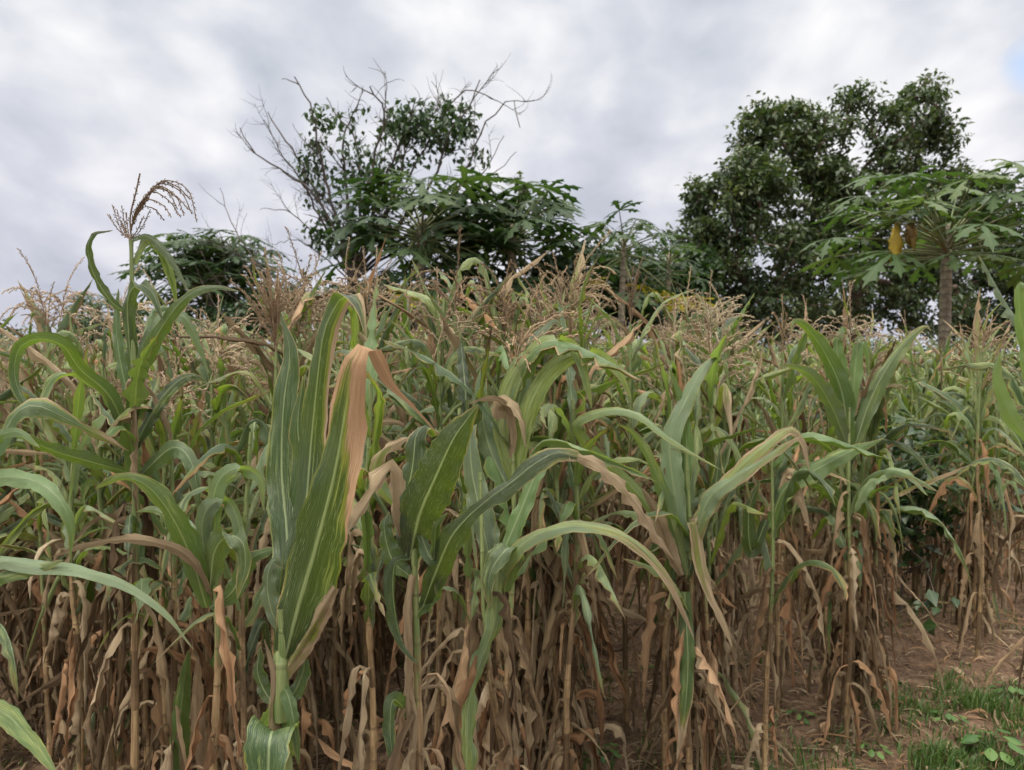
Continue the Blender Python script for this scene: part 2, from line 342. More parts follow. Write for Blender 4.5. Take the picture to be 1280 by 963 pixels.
# ------------------------------------------------------------------ maize plants
def width_profile(s, tipw=0.0):
    return np.minimum(1, .42 + 1.9 * s) * np.clip(1 - s ** 2.6, 0, 1) ** .75 + .006 + tipw * 0
def auto_leaf(mb, rng, base, az, L, w, th0, th1, bend, nseg=14, m=4, dry=0., yel=0., fold=.45, ruf=.18, twist=0., swirl=.0, torn=0., curl=0., crinkle=0.):
    """a blade leaving base at azimuth az; its slope goes from th0 to th1 around s=bend"""
    s = np.linspace(0, 1, nseg); k = rng.uniform(22, 55) if th1 < -1.44 else (rng.uniform(5, 14) if rng.random() < .65 else rng.uniform(18, 40))
    th = th0 + (th1 - th0) / (1 + np.exp(-(s - bend) * k)) - (th1 - th0) / (1 + np.exp(bend * k)) * (1 - s)
    a = az + swirl * s ** 1.5 + (crinkle * np.cumsum(rng.normal(0, 1, nseg)) * .15 if crinkle else 0)
    if crinkle: th = th + crinkle * rng.normal(0, .3, nseg)
    d = np.stack([np.cos(a) * np.cos(th), np.sin(a) * np.cos(th), np.sin(th)], 1) * (L / (nseg - 1))
    P = np.asarray(base) + np.vstack([[0, 0, 0], np.cumsum(d, 0)[:-1]])
    P[:, 2] = np.maximum(P[:, 2], .012 + .01 * rng.random())
    side = np.stack([-np.sin(a), np.cos(a), 0 * a], 1); T = nrm(np.gradient(P, axis=0)); nr = np.cross(side, T)
    tw = twist * s + (crinkle * np.cumsum(rng.normal(0, .5, nseg)) if crinkle else 0); tw = np.broadcast_to(tw, s.shape)
    side = side * np.cos(tw)[:, None] + nr * np.sin(tw)[:, None]
    ww = w * .5 * width_profile(s)
    if crinkle: ww = ww * (1 + .35 * rng.normal(0, 1, nseg)).clip(.4, 1.5)
    ribbon(mb, P, side, ww, m, fold, ruf, rng, dry, yel, rng.random(), torn, curl)
    return P
def stalk_path(rng, H, lean=.05):
    n = 14; s = np.linspace(0, 1, n); a = rng.uniform(0, 6.28); l = rng.uniform(0, lean); zig = .004
    P = np.stack([np.cos(a) * l * s ** 2 * H, np.sin(a) * l * s ** 2 * H, s * H], 1)
    P[1:-1, 0] += rng.normal(0, zig, n - 2); P[1:-1, 1] += rng.normal(0, zig, n - 2)
    return P
def interp(P, s):
    n = len(P) - 1; i = min(int(s * n), n - 1); return P[i] + (P[i + 1] - P[i]) * (s * n - i)
def make_stalk(mb, rng, P, r0=.0115, r1=.005, dry=0., k=7):
    n = 92 if k > 5 else 14; Q = spline(P, n); s = np.linspace(0, 1, n); nodes = rng.uniform(9, 13.5); sv = s + .018 * np.sin(s * 17 + rng.uniform(0, 6)) + .01 * np.sin(s * 41 + rng.uniform(0, 6))
    r = r0 + (r1 - r0) * s; fr = np.abs((s * nodes) % 1 - .5) * 2
    ph = (sv * nodes + .5) % 1; r = r * (1 + (.30 * (1 - ph) if k > 5 else .1)) * (1 + rng.normal(0, .035, n))
    tube(mb, Q, r, k, v0=0, v1=nodes, dry=dry)
    B = np.zeros((n, k, 3)); B[..., 0] = rng.random(); B[..., 1] = s[:, None]; mb.b[-1] = B.reshape(-1, 3); mb.a[-1] = np.array(mb.a[-1]); mb.a[-1][:, 1] = np.repeat(sv * nodes, k)
def make_tassel(mb, rng, base, up, L=.28, nb=11, detail=2, dark=0., spread=1., droop=1.2, lean=(0, 0)):
    up = nrm(np.array(up) + np.array([lean[0], lean[1], 0])); rnd = rng.random()
    def branch(p, d, L, dr, r):
        n = {0: 5, 1: 9, 2: 16}[detail]; s = np.linspace(0, 1, n); q = [np.array(p, float)]; d = np.array(d, float)
        h = d.copy(); h[2] = 0; h = nrm(h)
        for i in range(n - 1):
            d = nrm(d + np.array([0, 0, -1]) * dr * s[i] / n * 3 + h * .2 / n + rng.normal(0, .03, 3)); q.append(q[-1] + d * L / (n - 1))
        q = np.array(q)
        if detail == 2:
            tube(mb, q, .0018, 3, B=(rnd, 0, 0), dry=dark)
            m = int(L / .0085); V = []; F = []
            T = nrm(np.gradient(q, axis=0))
            for j in range(m):
                t = .08 + .92 * j / m; c = interp(q, t); tt = interp(T, t); off = nrm(rng.normal(0, 1, 3)); off = nrm(off - tt * off.dot(tt))
                ax = nrm(tt + off * .55); sd = np.cross(ax, off); l = .013 * rng.uniform(.8, 1.3); w = .0034
                b0 = len(V); c0 = c + off * .0012
                V += [c0, c0 + ax * l * .5 + sd * w, c0 + ax * l, c0 + ax * l * .5 - sd * w, c0 + ax * l * .5 + off * w, ]
                F += [(b0, b0 + 1, b0 + 4), (b0 + 1, b0 + 2, b0 + 4), (b0 + 2, b0 + 3, b0 + 4), (b0 + 3, b0, b0 + 4)]
            if V: mb.add(V, F, (0, .5, dark), (rnd, 0, 0))
        else:
            rr = np.where(np.arange(n) % 2, r * 1.5, r * .7); rr[-1] = .0004
            tube(mb, q, rr, 3, B=(rnd, 0, 0), dry=dark)
    p0 = np.array(base, float)
    tube(mb, np.array([p0 - up * .05, p0, p0 + up * L * .35]), [.0035, .003, .002], 4, B=(rnd, 0, 0), dry=dark)
    branch(p0 + up * L * .3, up, L * .75, .3 * droop, .0034)
    for i in range(nb):
        t = i / nb; a = i * 2.4 + rng.uniform(-.4, .4); el = rng.uniform(.55, 1.15) / max(spread, .3)
        h = np.array([math.cos(a), math.sin(a), 0]); d = nrm(up * math.sin(min(el, 1.5)) + h * math.cos(min(el, 1.5)))
        branch(p0 + up * L * .38 * t, d, L * rng.uniform(.55, .85) * (1 - .3 * t), rng.uniform(.4, 1.3) * droop, .0030)
def ear_mesh(rng, p, az, scale=1., dry=1.):
    """cob in its husk with dried silk"""
    mb = MB(); d = np.array([math.cos(az) * .5, math.sin(az) * .5, .86]); n = 9; s = np.linspace(0, 1, n); L = .2 * scale
    for k in range(5):
        a = k * 1.26; sd = np.array([math.cos(a), math.sin(a), 0]); r = .022 * scale * np.sin(np.pi * (.12 + .83 * s)) ** .7
        P = p + d * (s[:, None] * L * (1 + .1 * k % .3)) + sd * r[:, None]
        ribbon(mb, P, np.repeat(np.cross(sd, d)[None], n, 0), .022 * scale * np.sin(np.pi * (.1 + .88 * s)), 4, -.35, .1, rng, dry * rng.uniform(.6, 1), .5, rng.random())
    m2 = mb; mb = MB()
    for k in range(14):
        q = p + d * L * .96; P = [q]; v = nrm(d + rng.normal(0, .25, 3))
        for i in range(5): v = nrm(v + np.array([0, 0, -.45]) + rng.normal(0, .1, 3)); P.append(P[-1] + v * .013)
        tube(mb, P, .0007, 3, B=(.3, 0, 0), dry=.6)
    return m2, mb

def plant_meshes(seed, detail, style):
    """shapes of one maize plant standing at the origin; detail 2 keeps every blade apart, 1 joins them, 0 is for the far crop"""
    rng = np.random.default_rng(seed); H = style.get('H', rng.uniform(1.46, 1.74) if detail else rng.uniform(1.38, 1.62)); parts = []
    sp = stalk_path(rng, H, .07); st = MB(); make_stalk(st, rng, sp, rng.uniform(.0105, .0145), .0045, rng.uniform(-.2, .4), {2: 7, 1: 5, 0: 3}[detail])
    parts.append(('stalk', st, STALK))
    plane = rng.uniform(0, 6.28); ng = style.get('ng', rng.integers(8, 11) if detail else rng.integers(6, 9)); nd = {2: 14, 1: 10, 0: 2}[detail]
    green, dead = [], []
    for i in range(ng):
        t = (i + .5) / ng; z = .50 + .50 * t; L = rng.uniform(.40, .68) * (1 - .35 * t ** 3); w = rng.uniform(.024, .054) * (1 - .25 * t)
        az = plane + math.pi * (i % 2) + rng.normal(0, .35)
        kind = rng.random(); th0 = rng.uniform(.95, 1.35); bend = rng.uniform(.15, .55)
        th1 = rng.uniform(-1.56, -.9) if kind < .72 else rng.uniform(-.2, 1.1)
        if t > .5 and rng.random() < .45: th1 = rng.uniform(.2, 1.25); th0 = rng.uniform(1.15, 1.48)
        dry = rng.uniform(0, .15) if rng.random() < (.66 if detail == 2 else .85) else rng.uniform(.25, .75)
        mb = MB(); ns, m = {2: (18, 6), 1: (12, 4), 0: (7, 2)}[detail]
        auto_leaf(mb, rng, interp(sp, min(z, .97)), az, L, w, th0, th1, bend, ns, m, dry, rng.choice([0, .4, .7, 1.]), rng.uniform(.3, .8), .24, rng.normal(0, 1.4), rng.normal(0, .7), .34, rng.choice([0, .4, .8, 1.1]), .05)
        green.append(mb)
    for i in range(nd):
        t = (i + .3) / nd; z = .12 + .50 * t; L = rng.uniform(.16, .58); w = rng.uniform(.010, .040)
        az = plane + math.pi * (i % 2) + rng.normal(0, .6); mb = MB(); ns, m = {2: (18, 4), 1: (11, 2), 0: (6, 2)}[detail]
        auto_leaf(mb, rng, interp(sp, z), az, L, w, rng.uniform(-.3, 1.2), rng.uniform(-1.57, -1.45) if rng.random() < .9 else rng.uniform(-1.3, -.5), rng.uniform(0, .10) if rng.random() < .8 else rng.uniform(.2, .6), ns, m, rng.uniform(.85, 1.2) if rng.random() < .93 else rng.uniform(.2, .6), 0, .8, .4, rng.normal(0, 2.), rng.normal(0, .8), .4, rng.uniform(.2, 1.1), .32)
        dead.append(mb)
    if detail == 2:
        parts += [('leaf', g, LEAF) for g in green] + [('dry_leaf', g, LEAF) for g in dead]
    else:
        a = MB(); [a.merge(g) for g in green]; b = MB(); [b.merge(g) for g in dead]
        parts += [('foliage', a, LEAF), ('dry_foliage', b, LEAF)]
    if detail == 2 and rng.random() < .5:
        e, sk = ear_mesh(rng, interp(sp, rng.uniform(.42, .6)), rng.uniform(0, 6.28), rng.uniform(.8, 1.1), rng.uniform(.3, 1.1)); parts += [('ear', e, LEAF), ('silk', sk, TASSEL)]
    if style.get('tassel', rng.random() < (.25, .5, .75)[detail]):
        tm = MB(); top = sp[-1]; make_tassel(tm, rng, top, nrm(sp[-1] - sp[-2]), rng.uniform(.20, .32) * (.75 if detail == 0 else 1), int(rng.integers(8, 15) * (.6 if detail == 0 else 1)), detail if detail < 2 else 2, rng.uniform(0, .35), rng.uniform(.7, 1.3), rng.uniform(.5, 2.), (rng.normal(0, .15), rng.normal(0, .15)))
        parts.append(('tassel', tm, TASSEL))
    return parts
def make_proto(seed, detail, style):
    return [(n, mb.mesh('maize_' + n, mat)) for n, mb, mat in plant_meshes(seed, detail, style)]
def place(proto, x, y, rz, sc, label, group):
    o = empty('maize_plant', (x, y, -.008), rz); o.scale = (sc, sc, sc)
    ear = None
    for n, me in proto:
        c = bpy.data.objects.new(n, me); c.parent = ear if n == 'silk' else o; COL.objects.link(c)
        if n == 'ear': ear = c
    return tag(o, label, 'maize plant', group)

NEAR = [make_proto(100 + i, 2, {}) for i in range(16)]
MID = [make_proto(300 + i, 1, {}) for i in range(14)]
# rows run away from the camera, a little to the right; each list entry: offset across, distance of its first hill
DIRX = .20
ROWS = [(-8.1, 5.2), (-7.3, 4.7), (-6.5, 4.2), (-5.7, 3.9), (-4.9, 3.5), (-4.15, 3.2), (-3.4, 3.0), (-2.65, 2.85), (-1.95, 2.75), (-1.25, 2.85), (-.48, 2.7), (.14, 2.85),
        (.86, 3.32), (1.74, 4.25), (2.42, 4.75), (3.2, 5.4), (4.0, 6.0), (4.8, 6.6), (5.6, 7.2), (6.5, 8.), (7.4, 8.8)]
ROWNAME = {7: 'at the bottom left corner', 8: 'under the tall tasselled plant', 9: 'just behind the broad-leaved plant', 10: 'left of the bare furrow',
           11: 'right of the bare furrow', 12: 'at the corner of the grass patch', 13: 'across red soil from the corner clump', 14: 'by the soil track at the right edge'}
HILLS = []
rg = np.random.default_rng(7)
for ri, (xo, y0) in enumerate(ROWS):
    y = y0; k = 0; ymax = 13.5 if xo > -2 else 34
    while y < ymax:
        HILLS.append((ri, k, xo + DIRX * y + rg.normal(0, .05), y + (rg.normal(0, .05) if k else 0))); y += rg.uniform(.42, .58) if y < 14 else .7; k += 1
for xo in np.arange(-30, -8.5, .95):
    y = 5.4 + (-8.1 - xo) * .7 
    while y < 34: HILLS.append((-1, 9, xo + DIRX * y + rg.normal(0, .08), y)); y += .75
for xo, y0 in ((-.88, 2.75), (-1.6, 2.8), (-2.3, 2.95), (-3.0, 3.1), (-.2, 5.6), (1.3, 6.2), (.5, 6.4)):
    y = y0
    while y < 9: HILLS.append((8 if xo < -1 else 11, 5, xo + DIRX * y + rg.normal(0, .06), y)); y += rg.uniform(.45, .65)
stalks = []
for ri, k, x, y in HILLS:
    if abs(x) > y * .70 + .35: continue
    n = int(rg.integers(4, 7)) if k > 1 else 7
    
    for j in range(n):
        a = rg.uniform(0, 6.28); r = (.09 if ri in (10, 11) else .12) * math.sqrt(rg.random())
        stalks.append((math.hypot(x, y), ri, k, j, n, x + r * math.cos(a), y + r * math.sin(a)))
# keep the shrub's place free
stalks = [s for s in stalks if math.hypot(s[5] - 2.42, s[6] - 4.75) > .0]
stalks.sort(key=lambda s: s[0])
HERO_N = 32
indiv = stalks[:300 - HERO_N]; rest = stalks[300 - HERO_N:]
byhill = {}
for s in indiv: byhill.setdefault((s[1], s[2]), []).append(s)
ORD = ['leftmost', 'second', 'third', 'fourth', 'fifth', 'sixth']
for (ri, k), lst in byhill.items():
    lst.sort(key=lambda s: s[5] / s[6])
    for q, (d, _, _, _, _, x, y) in enumerate(lst):
        near = d < 4.9
        if k == 0 and ri in ROWNAME:
            pos = ORD[q] if q < len(lst) - 1 else 'rightmost'
            lab = '%s stalk from left, front clump %s' % (pos, ROWNAME[ri]) if pos not in ('leftmost', 'rightmost') else '%s stalk, front clump %s' % (pos, ROWNAME[ri]); grp = 'maize stalks in the front clumps'
        elif k == 1 and ri in ROWNAME:
            lab = 'drying maize plant, second clump of row ' + ROWNAME[ri]; grp = 'maize plants in the second clump ' + ROWNAME[ri]
        elif ri < 10: lab = 'maize plant with brown lower leaves in the crowded left half of the field'; grp = 'maize plants crowded in the left half of the field'
        elif ri < 13: lab = 'maize plant with brown lower leaves in the rows bordering the furrow'; grp = 'maize plants in the rows bordering the furrow'
        else: lab = 'maize plant with greyish green leaves deep in the right side of the field'; grp = 'maize plants deep in the right side of the field'
        sc = rg.uniform(.88, 1.06) * (.90 if x < -.30 * y else (.94 if x > .35 * y else .97))
        if d < 4 and k > 0: sc *= 1.05
        place((NEAR if near else MID)[int(rg.integers(0, 16 if near else 14))], x, y, rg.uniform(0, 6.28), sc, lab, grp)
FAR = [plant_meshes(500 + i, 0, {}) for i in range(12)]; MIDP = [plant_meshes(300 + i, 1, {}) for i in range(10)]
mats = {LEAF: MB(), STALK: MB(), TASSEL: MB()}
big = MB(); big_mats = []
for d, _, _, _, _, x, y in rest:
    parts = FAR[int(rg.integers(0, 12))] if d > 8 else MIDP[int(rg.integers(0, 10))]; a = rg.uniform(0, 6.28); sc = rg.uniform(.88, 1.06) * (.93 if x < -.30 * y else (.93 if x > .3 * y else .97)); c, s_ = math.cos(a) * sc, math.sin(a) * sc
    M = np.array([[c, -s_, 0], [s_, c, 0], [0, 0, sc]])
    for nme, mb, mat in parts:
        if d > 15 and nme in ('stalk', 'dry_foliage'): continue
        n0 = len(mb.f) and sum(len(f) for f in mb.f); big.merge(mb, M, np.array([x, y, 0]), rg.random()); big_mats.append(np.full(n0, [LEAF, STALK, TASSEL].index(mat)))
fo = big.build('distant_maize', LEAF); fo.data.materials.append(STALK); fo.data.materials.append(TASSEL)
fo.data.polygons.foreach_set('material_index', np.concatenate(big_mats).astype(np.int32))
tag(fo, 'far rows of maize merging into one tasselled crop beneath the trees', 'maize crop', kind='stuff')

# ---- the foreground plants, shaped one blade at a time
class Hero:
    def __init__(s, label, base_px, d, top_px, dtop=None, seed=1, r=.012, dry=0.):
        s.d = d; s.rng = np.random.default_rng(seed); g = at(base_px, 700, d); s.root = empty('maize_plant', (g[0], d, 0)); s.o = np.array([g[0], d, 0])
        tag(s.root, label, 'maize plant'); top = at(top_px[0], top_px[1], dtop or d) - s.o; s.top = top
        P = np.stack([[0, 0, 0], top * np.array([.25, .3, .33]), top * np.array([.6, .6, .66]), top]); P[1, :2] += s.rng.normal(0, .014, 2); P[2, :2] += s.rng.normal(0, .012, 2); s.sp = P
        mb = MB(); make_stalk(mb, s.rng, spline(P, 14), r, r * .45, dry, 9); mb.build('stalk', STALK, s.root)
    def leaf(s, pts, w, d=(None, None), a=(20, 20), dry=0., yel=0., fold=.35, ruf=.14, n=30, rnd=None, name=None, bw=None, torn=.05, curl=0., tipdry=0., h=False, edge=0., tone=.7):
        """pts: photo pixels of the midrib; w: blade width in pixels; d: depth at base, (middle), tip relative to the stalk; a: turn of the blade about its midrib"""
        k = len(pts); dd = np.interp(np.linspace(0, 1, k), np.linspace(0, 1, len(d)), [x or 0. for x in d]) + s.d
        P = spline([at(x, y, q) for (x, y), q in zip(pts, dd)], n); t = np.linspace(0, 1, n)
        T = nrm(np.gradient(P, axis=0)); V = nrm(P - CAMP); perp = nrm(np.cross(T, V)); dep = np.cross(perp, T)
        ang = np.radians(np.interp(t, np.linspace(0, 1, len(a)), a))[:, None]
        side = perp * np.cos(ang) + dep * np.sin(ang)
        if h: side = np.hstack([-np.cos(ang), np.sin(ang), 0 * ang])
        ww = w * .88 / FPX * s.d * .5 * (width_profile(t) if bw is None else np.interp(t, np.linspace(0, 1, len(bw)), bw))
        mb = MB(); ribbon(mb, P - s.o, side, ww, 8, fold, ruf * 1.5, s.rng, dry, yel, s.rng.random() * .9 if rnd is None else rnd, torn + .12, curl)
        mb.b = [np.array(x) + np.array([0, 0, 1. + min(tone, .98)]) for x in mb.b]
        if tipdry:
            A = mb.a[0].copy(); A[:, 2] = dry + tipdry * np.clip((A[:, 1] - .45) * 2.2, 0, 1); mb.a[0] = A
        if edge:
            A = mb.a[0].copy(); uu = 1 - A[:, 0] if edge > 0 else A[:, 0]; A[:, 2] += abs(edge) * np.clip((uu - .52) * 3, 0, 1) * np.clip((A[:, 1] - .25) * 3, 0, 1); mb.a[0] = A
        return mb.build(name or ('dry_leaf' if dry > .6 else 'leaf'), LEAF, s.root)
    def skirt(s, n, z0=.15, z1=.62, L=(.25, .55), w=(.014, .036)):
        for i in range(n):
            rng = s.rng; mb = MB(); P = spline(s.sp, 14)
            auto_leaf(mb, rng, interp(P, rng.uniform(z0, z1)), rng.uniform(0, 6.28), rng.uniform(*L), rng.uniform(*w), rng.uniform(-.2, 1.1), rng.uniform(-1.57, -1.45), rng.uniform(0, .12), 22, 4, rng.uniform(.85, 1.2), 0, .8, .4, rng.normal(0, 2), rng.normal(0, .8), .4, rng.uniform(.2, 1.1), .35)
            mb.build('dry_leaf', LEAF, s.root)
    def auto(s, n, z0, z1, L=(.4, .6), w=(.045, .065), dry=(0, .2), th1=(-1.3, -.2)):
        az = s.rng.uniform(0, 6.28)
        for i in range(n):
            rng = s.rng; mb = MB(); P = spline(s.sp, 14)
            auto_leaf(mb, rng, interp(P, z0 + (z1 - z0) * i / max(n - 1, 1)), az + math.pi * (i % 2) + rng.normal(0, .4), rng.uniform(*L), rng.uniform(*w), rng.uniform(.95, 1.42), rng.uniform(*th1) if not (i > n * .5 and rng.random() < .45) else rng.uniform(.2, 1.2), rng.uniform(.3, .6), 22, 6, rng.uniform(*dry), rng.choice([0, .3, .6]), .4, .18, rng.normal(0, 1.1), rng.normal(0, .6), .3, rng.choice([0, .5, .9]), .04)
            mb.build('leaf', LEAF, s.root)

# tall tasselled plant, left
A_ = Hero('tall maize plant with dark arching tassel rising above its neighbours on the left', 158, 2.2, (164, 300), seed=11)
A_.leaf([(163, 395), (140, 378), (118, 345), (110, 312), (117, 293), (142, 288)], 15, (0, -.05), (30, 50), rnd=.1)
A_.leaf([(165, 470), (160, 410), (160, 372), (172, 356), (190, 366), (204, 402)], 26, (0, -.04, -.14), (10, 25, 20), rnd=.2, h=True)
A_.leaf([(160, 520), (178, 455), (205, 405), (232, 372), (264, 359), (300, 364)], 24, (0, -.1, -.15), (0, 25, 50), rnd=.45)
A_.leaf([(166, 300), (185, 296), (212, 322), (238, 368)], 13, (0, .05), (20, 40), rnd=.8)
A_.leaf([(168, 330), (182, 300), (200, 310), (214, 345), (222, 385)], 17, (0, .1), (30, 20), yel=.7, rnd=.3)
A_.leaf([(170, 445), (200, 400), (228, 395), (246, 425), (262, 468)], 20, (0, .1), (20, 40), rnd=.75)
A_.leaf([(166, 570), (140, 500), (100, 462), (78, 432), (45, 424), (22, 440), (22, 485), (58, 545)], 24, (0, -.2, -.25), (10, 45, 30), rnd=.15)
A_.leaf([(158, 590), (115, 578), (70, 565), (30, 548), (6, 538)], 24, (0, -.25), (20, 50), rnd=.05)
A_.leaf([(160, 540), (128, 495), (88, 470), (64, 484), (54, 510), (56, 540)], 30, (0, -.1), (20, 30), yel=.5, rnd=.55, h=True)
A_.leaf([(168, 560), (200, 500), (235, 470), (262, 480)], 24, (0, .1), (30, 30), yel=.4)
A_.leaf([(166, 520), (150, 450), (145, 400), (148, 360)], 18, (0, .1), (20, 30), rnd=.25)
A_.leaf([(170, 600), (215, 560), (240, 580), (250, 640)], 30, (0, -.1), (30, 30))
tm = MB(); tb = np.array([164, 300]); p0 = A_.top
def px_branch(mb, H, pts, dd=0, n=24, r=.0016, dark=.7, sp=.0075, spl=.011):
    P = spline([at(x, y, H.d + dd * i / len(pts)) for i, (x, y) in enumerate(pts)], n) - H.o; tube(mb, P, r, 4, B=(.4, 0, 0), dry=dark)
    L = np.linalg.norm(np.diff(P, axis=0), axis=1).sum(); T = nrm(np.gradient(P, axis=0)); V = []; F = []; rng = H.rng
    for j in range(int(L / sp)):
        t = .12 + .88 * j / (L / sp); c = interp(P, t); tt = interp(T, t); off = rng.normal(0, 1, 3); off = nrm(off - tt * off.dot(tt)); ax = nrm(tt + off * .6); sd = np.cross(ax, off); l = spl; w = .0021; b = len(V)
        V += [c, c + ax * l * .5 + sd * w, c + ax * l, c + ax * l * .5 - sd * w, c + ax * l * .5 + off * w * 1.4]
        F += [(b, b + 1, b + 4), (b + 1, b + 2, b + 4), (b + 2, b + 3, b + 4), (b + 3, b, b + 4)]
    mb.add(V, F, (0, .5, dark), (H.rng.random(), 0, 0))
px_branch(tm, A_, [(164, 300), (163, 270), (170, 240), (175, 217)], r=.003)
for i, (ex, ey, hx, hy, kx, ky) in enumerate([(246, 278, 205, 226, 235, 238), (240, 268, 200, 230, 226, 240), (236, 262, 195, 236, 218, 244), (226, 272, 192, 240, 212, 252), (238, 250, 200, 228, 222, 234), (214, 272, 190, 250, 205, 258),
                                              (222, 262, 192, 234, 210, 240), (205, 276, 182, 258, 194, 262), (230, 270, 198, 233, 220, 246)]):
    px_branch(tm, A_, [(163, 292), (168, 268 + i), (180, 248 + i), (hx, hy), (kx, ky), (ex, ey)], .1 * math.sin(i * 2.1))
for ex, ey in [(140, 256), (146, 262), (152, 258), (157, 266), (134, 268), (188, 262), (180, 270), (150, 275)]: px_branch(tm, A_, [(163, 300), ((163 + ex) / 2, 288), (ex, ey)], .06, n=12)
tm.build('tassel', TASSEL, A_.root); A_.auto(8, .45, .78, L=(.3, .45), w=(.03, .05)); A_.skirt(16, .1, .85)

# broad-leaved plant in front
B_ = Hero('nearest broad-leaved maize plant with wide leaves reddening along one edge', 345, 1.3, (352, 760), seed=12, r=.0135, dry=-.9)
B_.leaf([(350, 812), (360, 730), (358, 660), (352, 590), (354, 510), (362, 440), (352, 400)], 56, (0, .12, .2), (0, 10, 25), yel=.30, rnd=.20, ruf=.14, bw=[.35, .8, 1, 1, .8, .6, .1])
B_.leaf([(353, 815), (368, 720), (382, 630), (388, 560), (396, 480), (405, 415), (424, 376), (440, 371), (452, 388), (458, 424)], 48, (0, .05, 0, -.12), (0, 10, 15, 20, 30), rnd=.02, yel=.15, ruf=.12, h=True, edge=.35, tone=.8, bw=[.5, .9, 1.05, 1, .92, .85, .75, .6, .4, .02])
B_.leaf([(356, 825), (372, 760), (398, 670), (418, 590), (432, 510), (442, 455), (456, 430), (470, 440), (488, 475), (515, 505), (545, 540)], 80, (0, -.06, -.12, -.1, 0), (5, 10, 15, 25, 30), rnd=.02, yel=.22, ruf=.16, dry=.06, tipdry=.62, h=True, edge=.62, tone=.85, bw=[.4, .85, 1.05, .95, .85, .75, .6, .42, .25, .15, .02])
B_.leaf([(354, 800), (372, 735), (372, 660), (378, 590), (372, 530), (380, 470)], 50, (.02, .1, .12), (15, 25, 30), rnd=.05, ruf=.12, bw=[.4, .8, 1, .9, .7, .05])
B_.leaf([(352, 790), (338, 760), (334, 725), (342, 700), (356, 712)], 30, (0, .02), (20, 50), rnd=.8)
B_.leaf([(352, 850), (376, 808), (398, 770), (418, 735)], 34, (0, -.04), (10, 20), dry=.42, yel=.8, rnd=.3, fold=.8, bw=[.5, .9, .8, .3])
B_.leaf([(350, 880), (334, 870), (322, 840), (326, 806)], 26, (0, .03), (20, 50), rnd=.1)
B_.leaf([(352, 870), (366, 868), (380, 835), (376, 812)], 26, (0, .03), (20, 50), rnd=.12)
B_.leaf([(350, 950), (347, 922), (341, 915), (337, 930), (335, 985), (332, 1060)], 64, (0, -.10, -.14), (5, 8, 10), h=True,  rnd=.08, yel=.38, bw=[.6, .85, 1, 1, .8, .1])
B_.leaf([(350, 860), (358, 865), (366, 895), (374, 958)], 22, (0, -.05), (20, 30), rnd=.55, yel=.35)
B_.leaf([(350, 870), (340, 890), (318, 930), (312, 980)], 20, (0, .1), (20, 30), rnd=.5, yel=.3)
mb = MB(); q = spline([at(352, 900, 1.3), at(350, 860, 1.3), at(352, 815, 1.31), at(356, 765, 1.36)], 12) - B_.o
tube(mb, q, [.0135, .0138, .014, .0135, .0145, .0140, .0135, .0125, .011, .009, .007, .004], 10, v0=.1, v1=1.9, dry=-1, B=(.3, 1, 0)); mb.build('sheath', STALK, B_.root)
B_.leaf([(345, 960), (338, 900), (340, 850), (330, 800)], 26, (-.012, -.02), (20, 30), dry=.5, rnd=.5, curl=1., bw=[.7, 1, .8, .1])
B_.skirt(8, .1, .8)

# dark glossy plant, centre
C_ = Hero('dark glossy green maize plant with one spade-shaped leaf held upright near centre', 512, 1.6, (516, 620), seed=13, r=.012, dry=.4)
C_.leaf([(512, 700), (524, 645), (545, 595), (566, 550), (584, 524), (598, 506)], 66, (0, -.08, -.1), (5, 10, 5), rnd=.0, ruf=.08, bw=[.35, .85, 1, .9, .62, .03])
C_.leaf([(508, 700), (506, 640), (516, 580), (520, 545), (532, 532), (544, 545)], 44, (0, .06), (15, 25), h=True, rnd=.1, bw=[.4, .9, 1, .9, .7, .3])
C_.leaf([(504, 690), (492, 640), (490, 590), (478, 600), (452, 640), (428, 678), (414, 698)], 26, (.02, -.05, -.12), (30, 40, 30), dry=.85, rnd=.8, tone=.92, fold=.8, ruf=.3, torn=.3, bw=[.3, .5, .9, 1, .8, .5, .05])
C_.leaf([(500, 640), (470, 600), (475, 568), (498, 552), (520, 545)], 26, (.1, .05), (20, 40), dry=.35, rnd=.86, fold=.6, ruf=.3)
C_.leaf([(528, 760), (546, 712), (566, 668), (598, 634), (640, 602), (668, 580), (695, 566), (722, 570)], 36, (0, -.1, -.15, -.15), (15, 20, 45, 20), rnd=.0, yel=.1, bw=[.4, .9, 1.1, 1, .55, .95, .8, .45])
C_.leaf([(712, 568), (740, 576), (772, 602), (800, 636), (822, 672), (842, 700)], 30, (-.15, -.1, 0), (30, 50, 30), rnd=.66, dry=.50, ruf=.3, torn=.2, bw=[.5, .7, .8, .7, .5, .05])
C_.leaf([(512, 720), (490, 700), (480, 660), (486, 640)], 34, (0, .05), (20, 40), rnd=.05)
C_.leaf([(512, 700), (494, 705), (492, 750), (502, 800), (524, 832)], 24, (0, -.05), (30, 50), rnd=.2, curl=.5)
C_.leaf([(520, 770), (540, 740), (552, 700), (550, 720), (545, 745)], 28, (0, -.03), (20, 40), rnd=.08)
C_.leaf([(514, 900), (500, 880), (490, 878), (488, 920), (494, 970)], 24, (0, -.1), (30, 20), rnd=.05, yel=.3)
C_.leaf([(516, 640), (540, 700), (545, 660), (560, 640)], 20, (0, -.1), (30, 20), rnd=.3)
C_.leaf([(517, 720), (512, 760), (514, 820), (512, 880), (515, 925)], 22, (-.015, -.02), (10, 30), dry=1., rnd=.5, curl=1., bw=[.8, 1, .9, .8, .2])
C_.leaf([(512, 860), (520, 900), (518, 960), (522, 1010)], 20, (-.015, -.03), (10, 30), dry=1.1, rnd=.7, curl=.9, bw=[.8, 1, .9, .3])
C_.skirt(20, .1, .75)

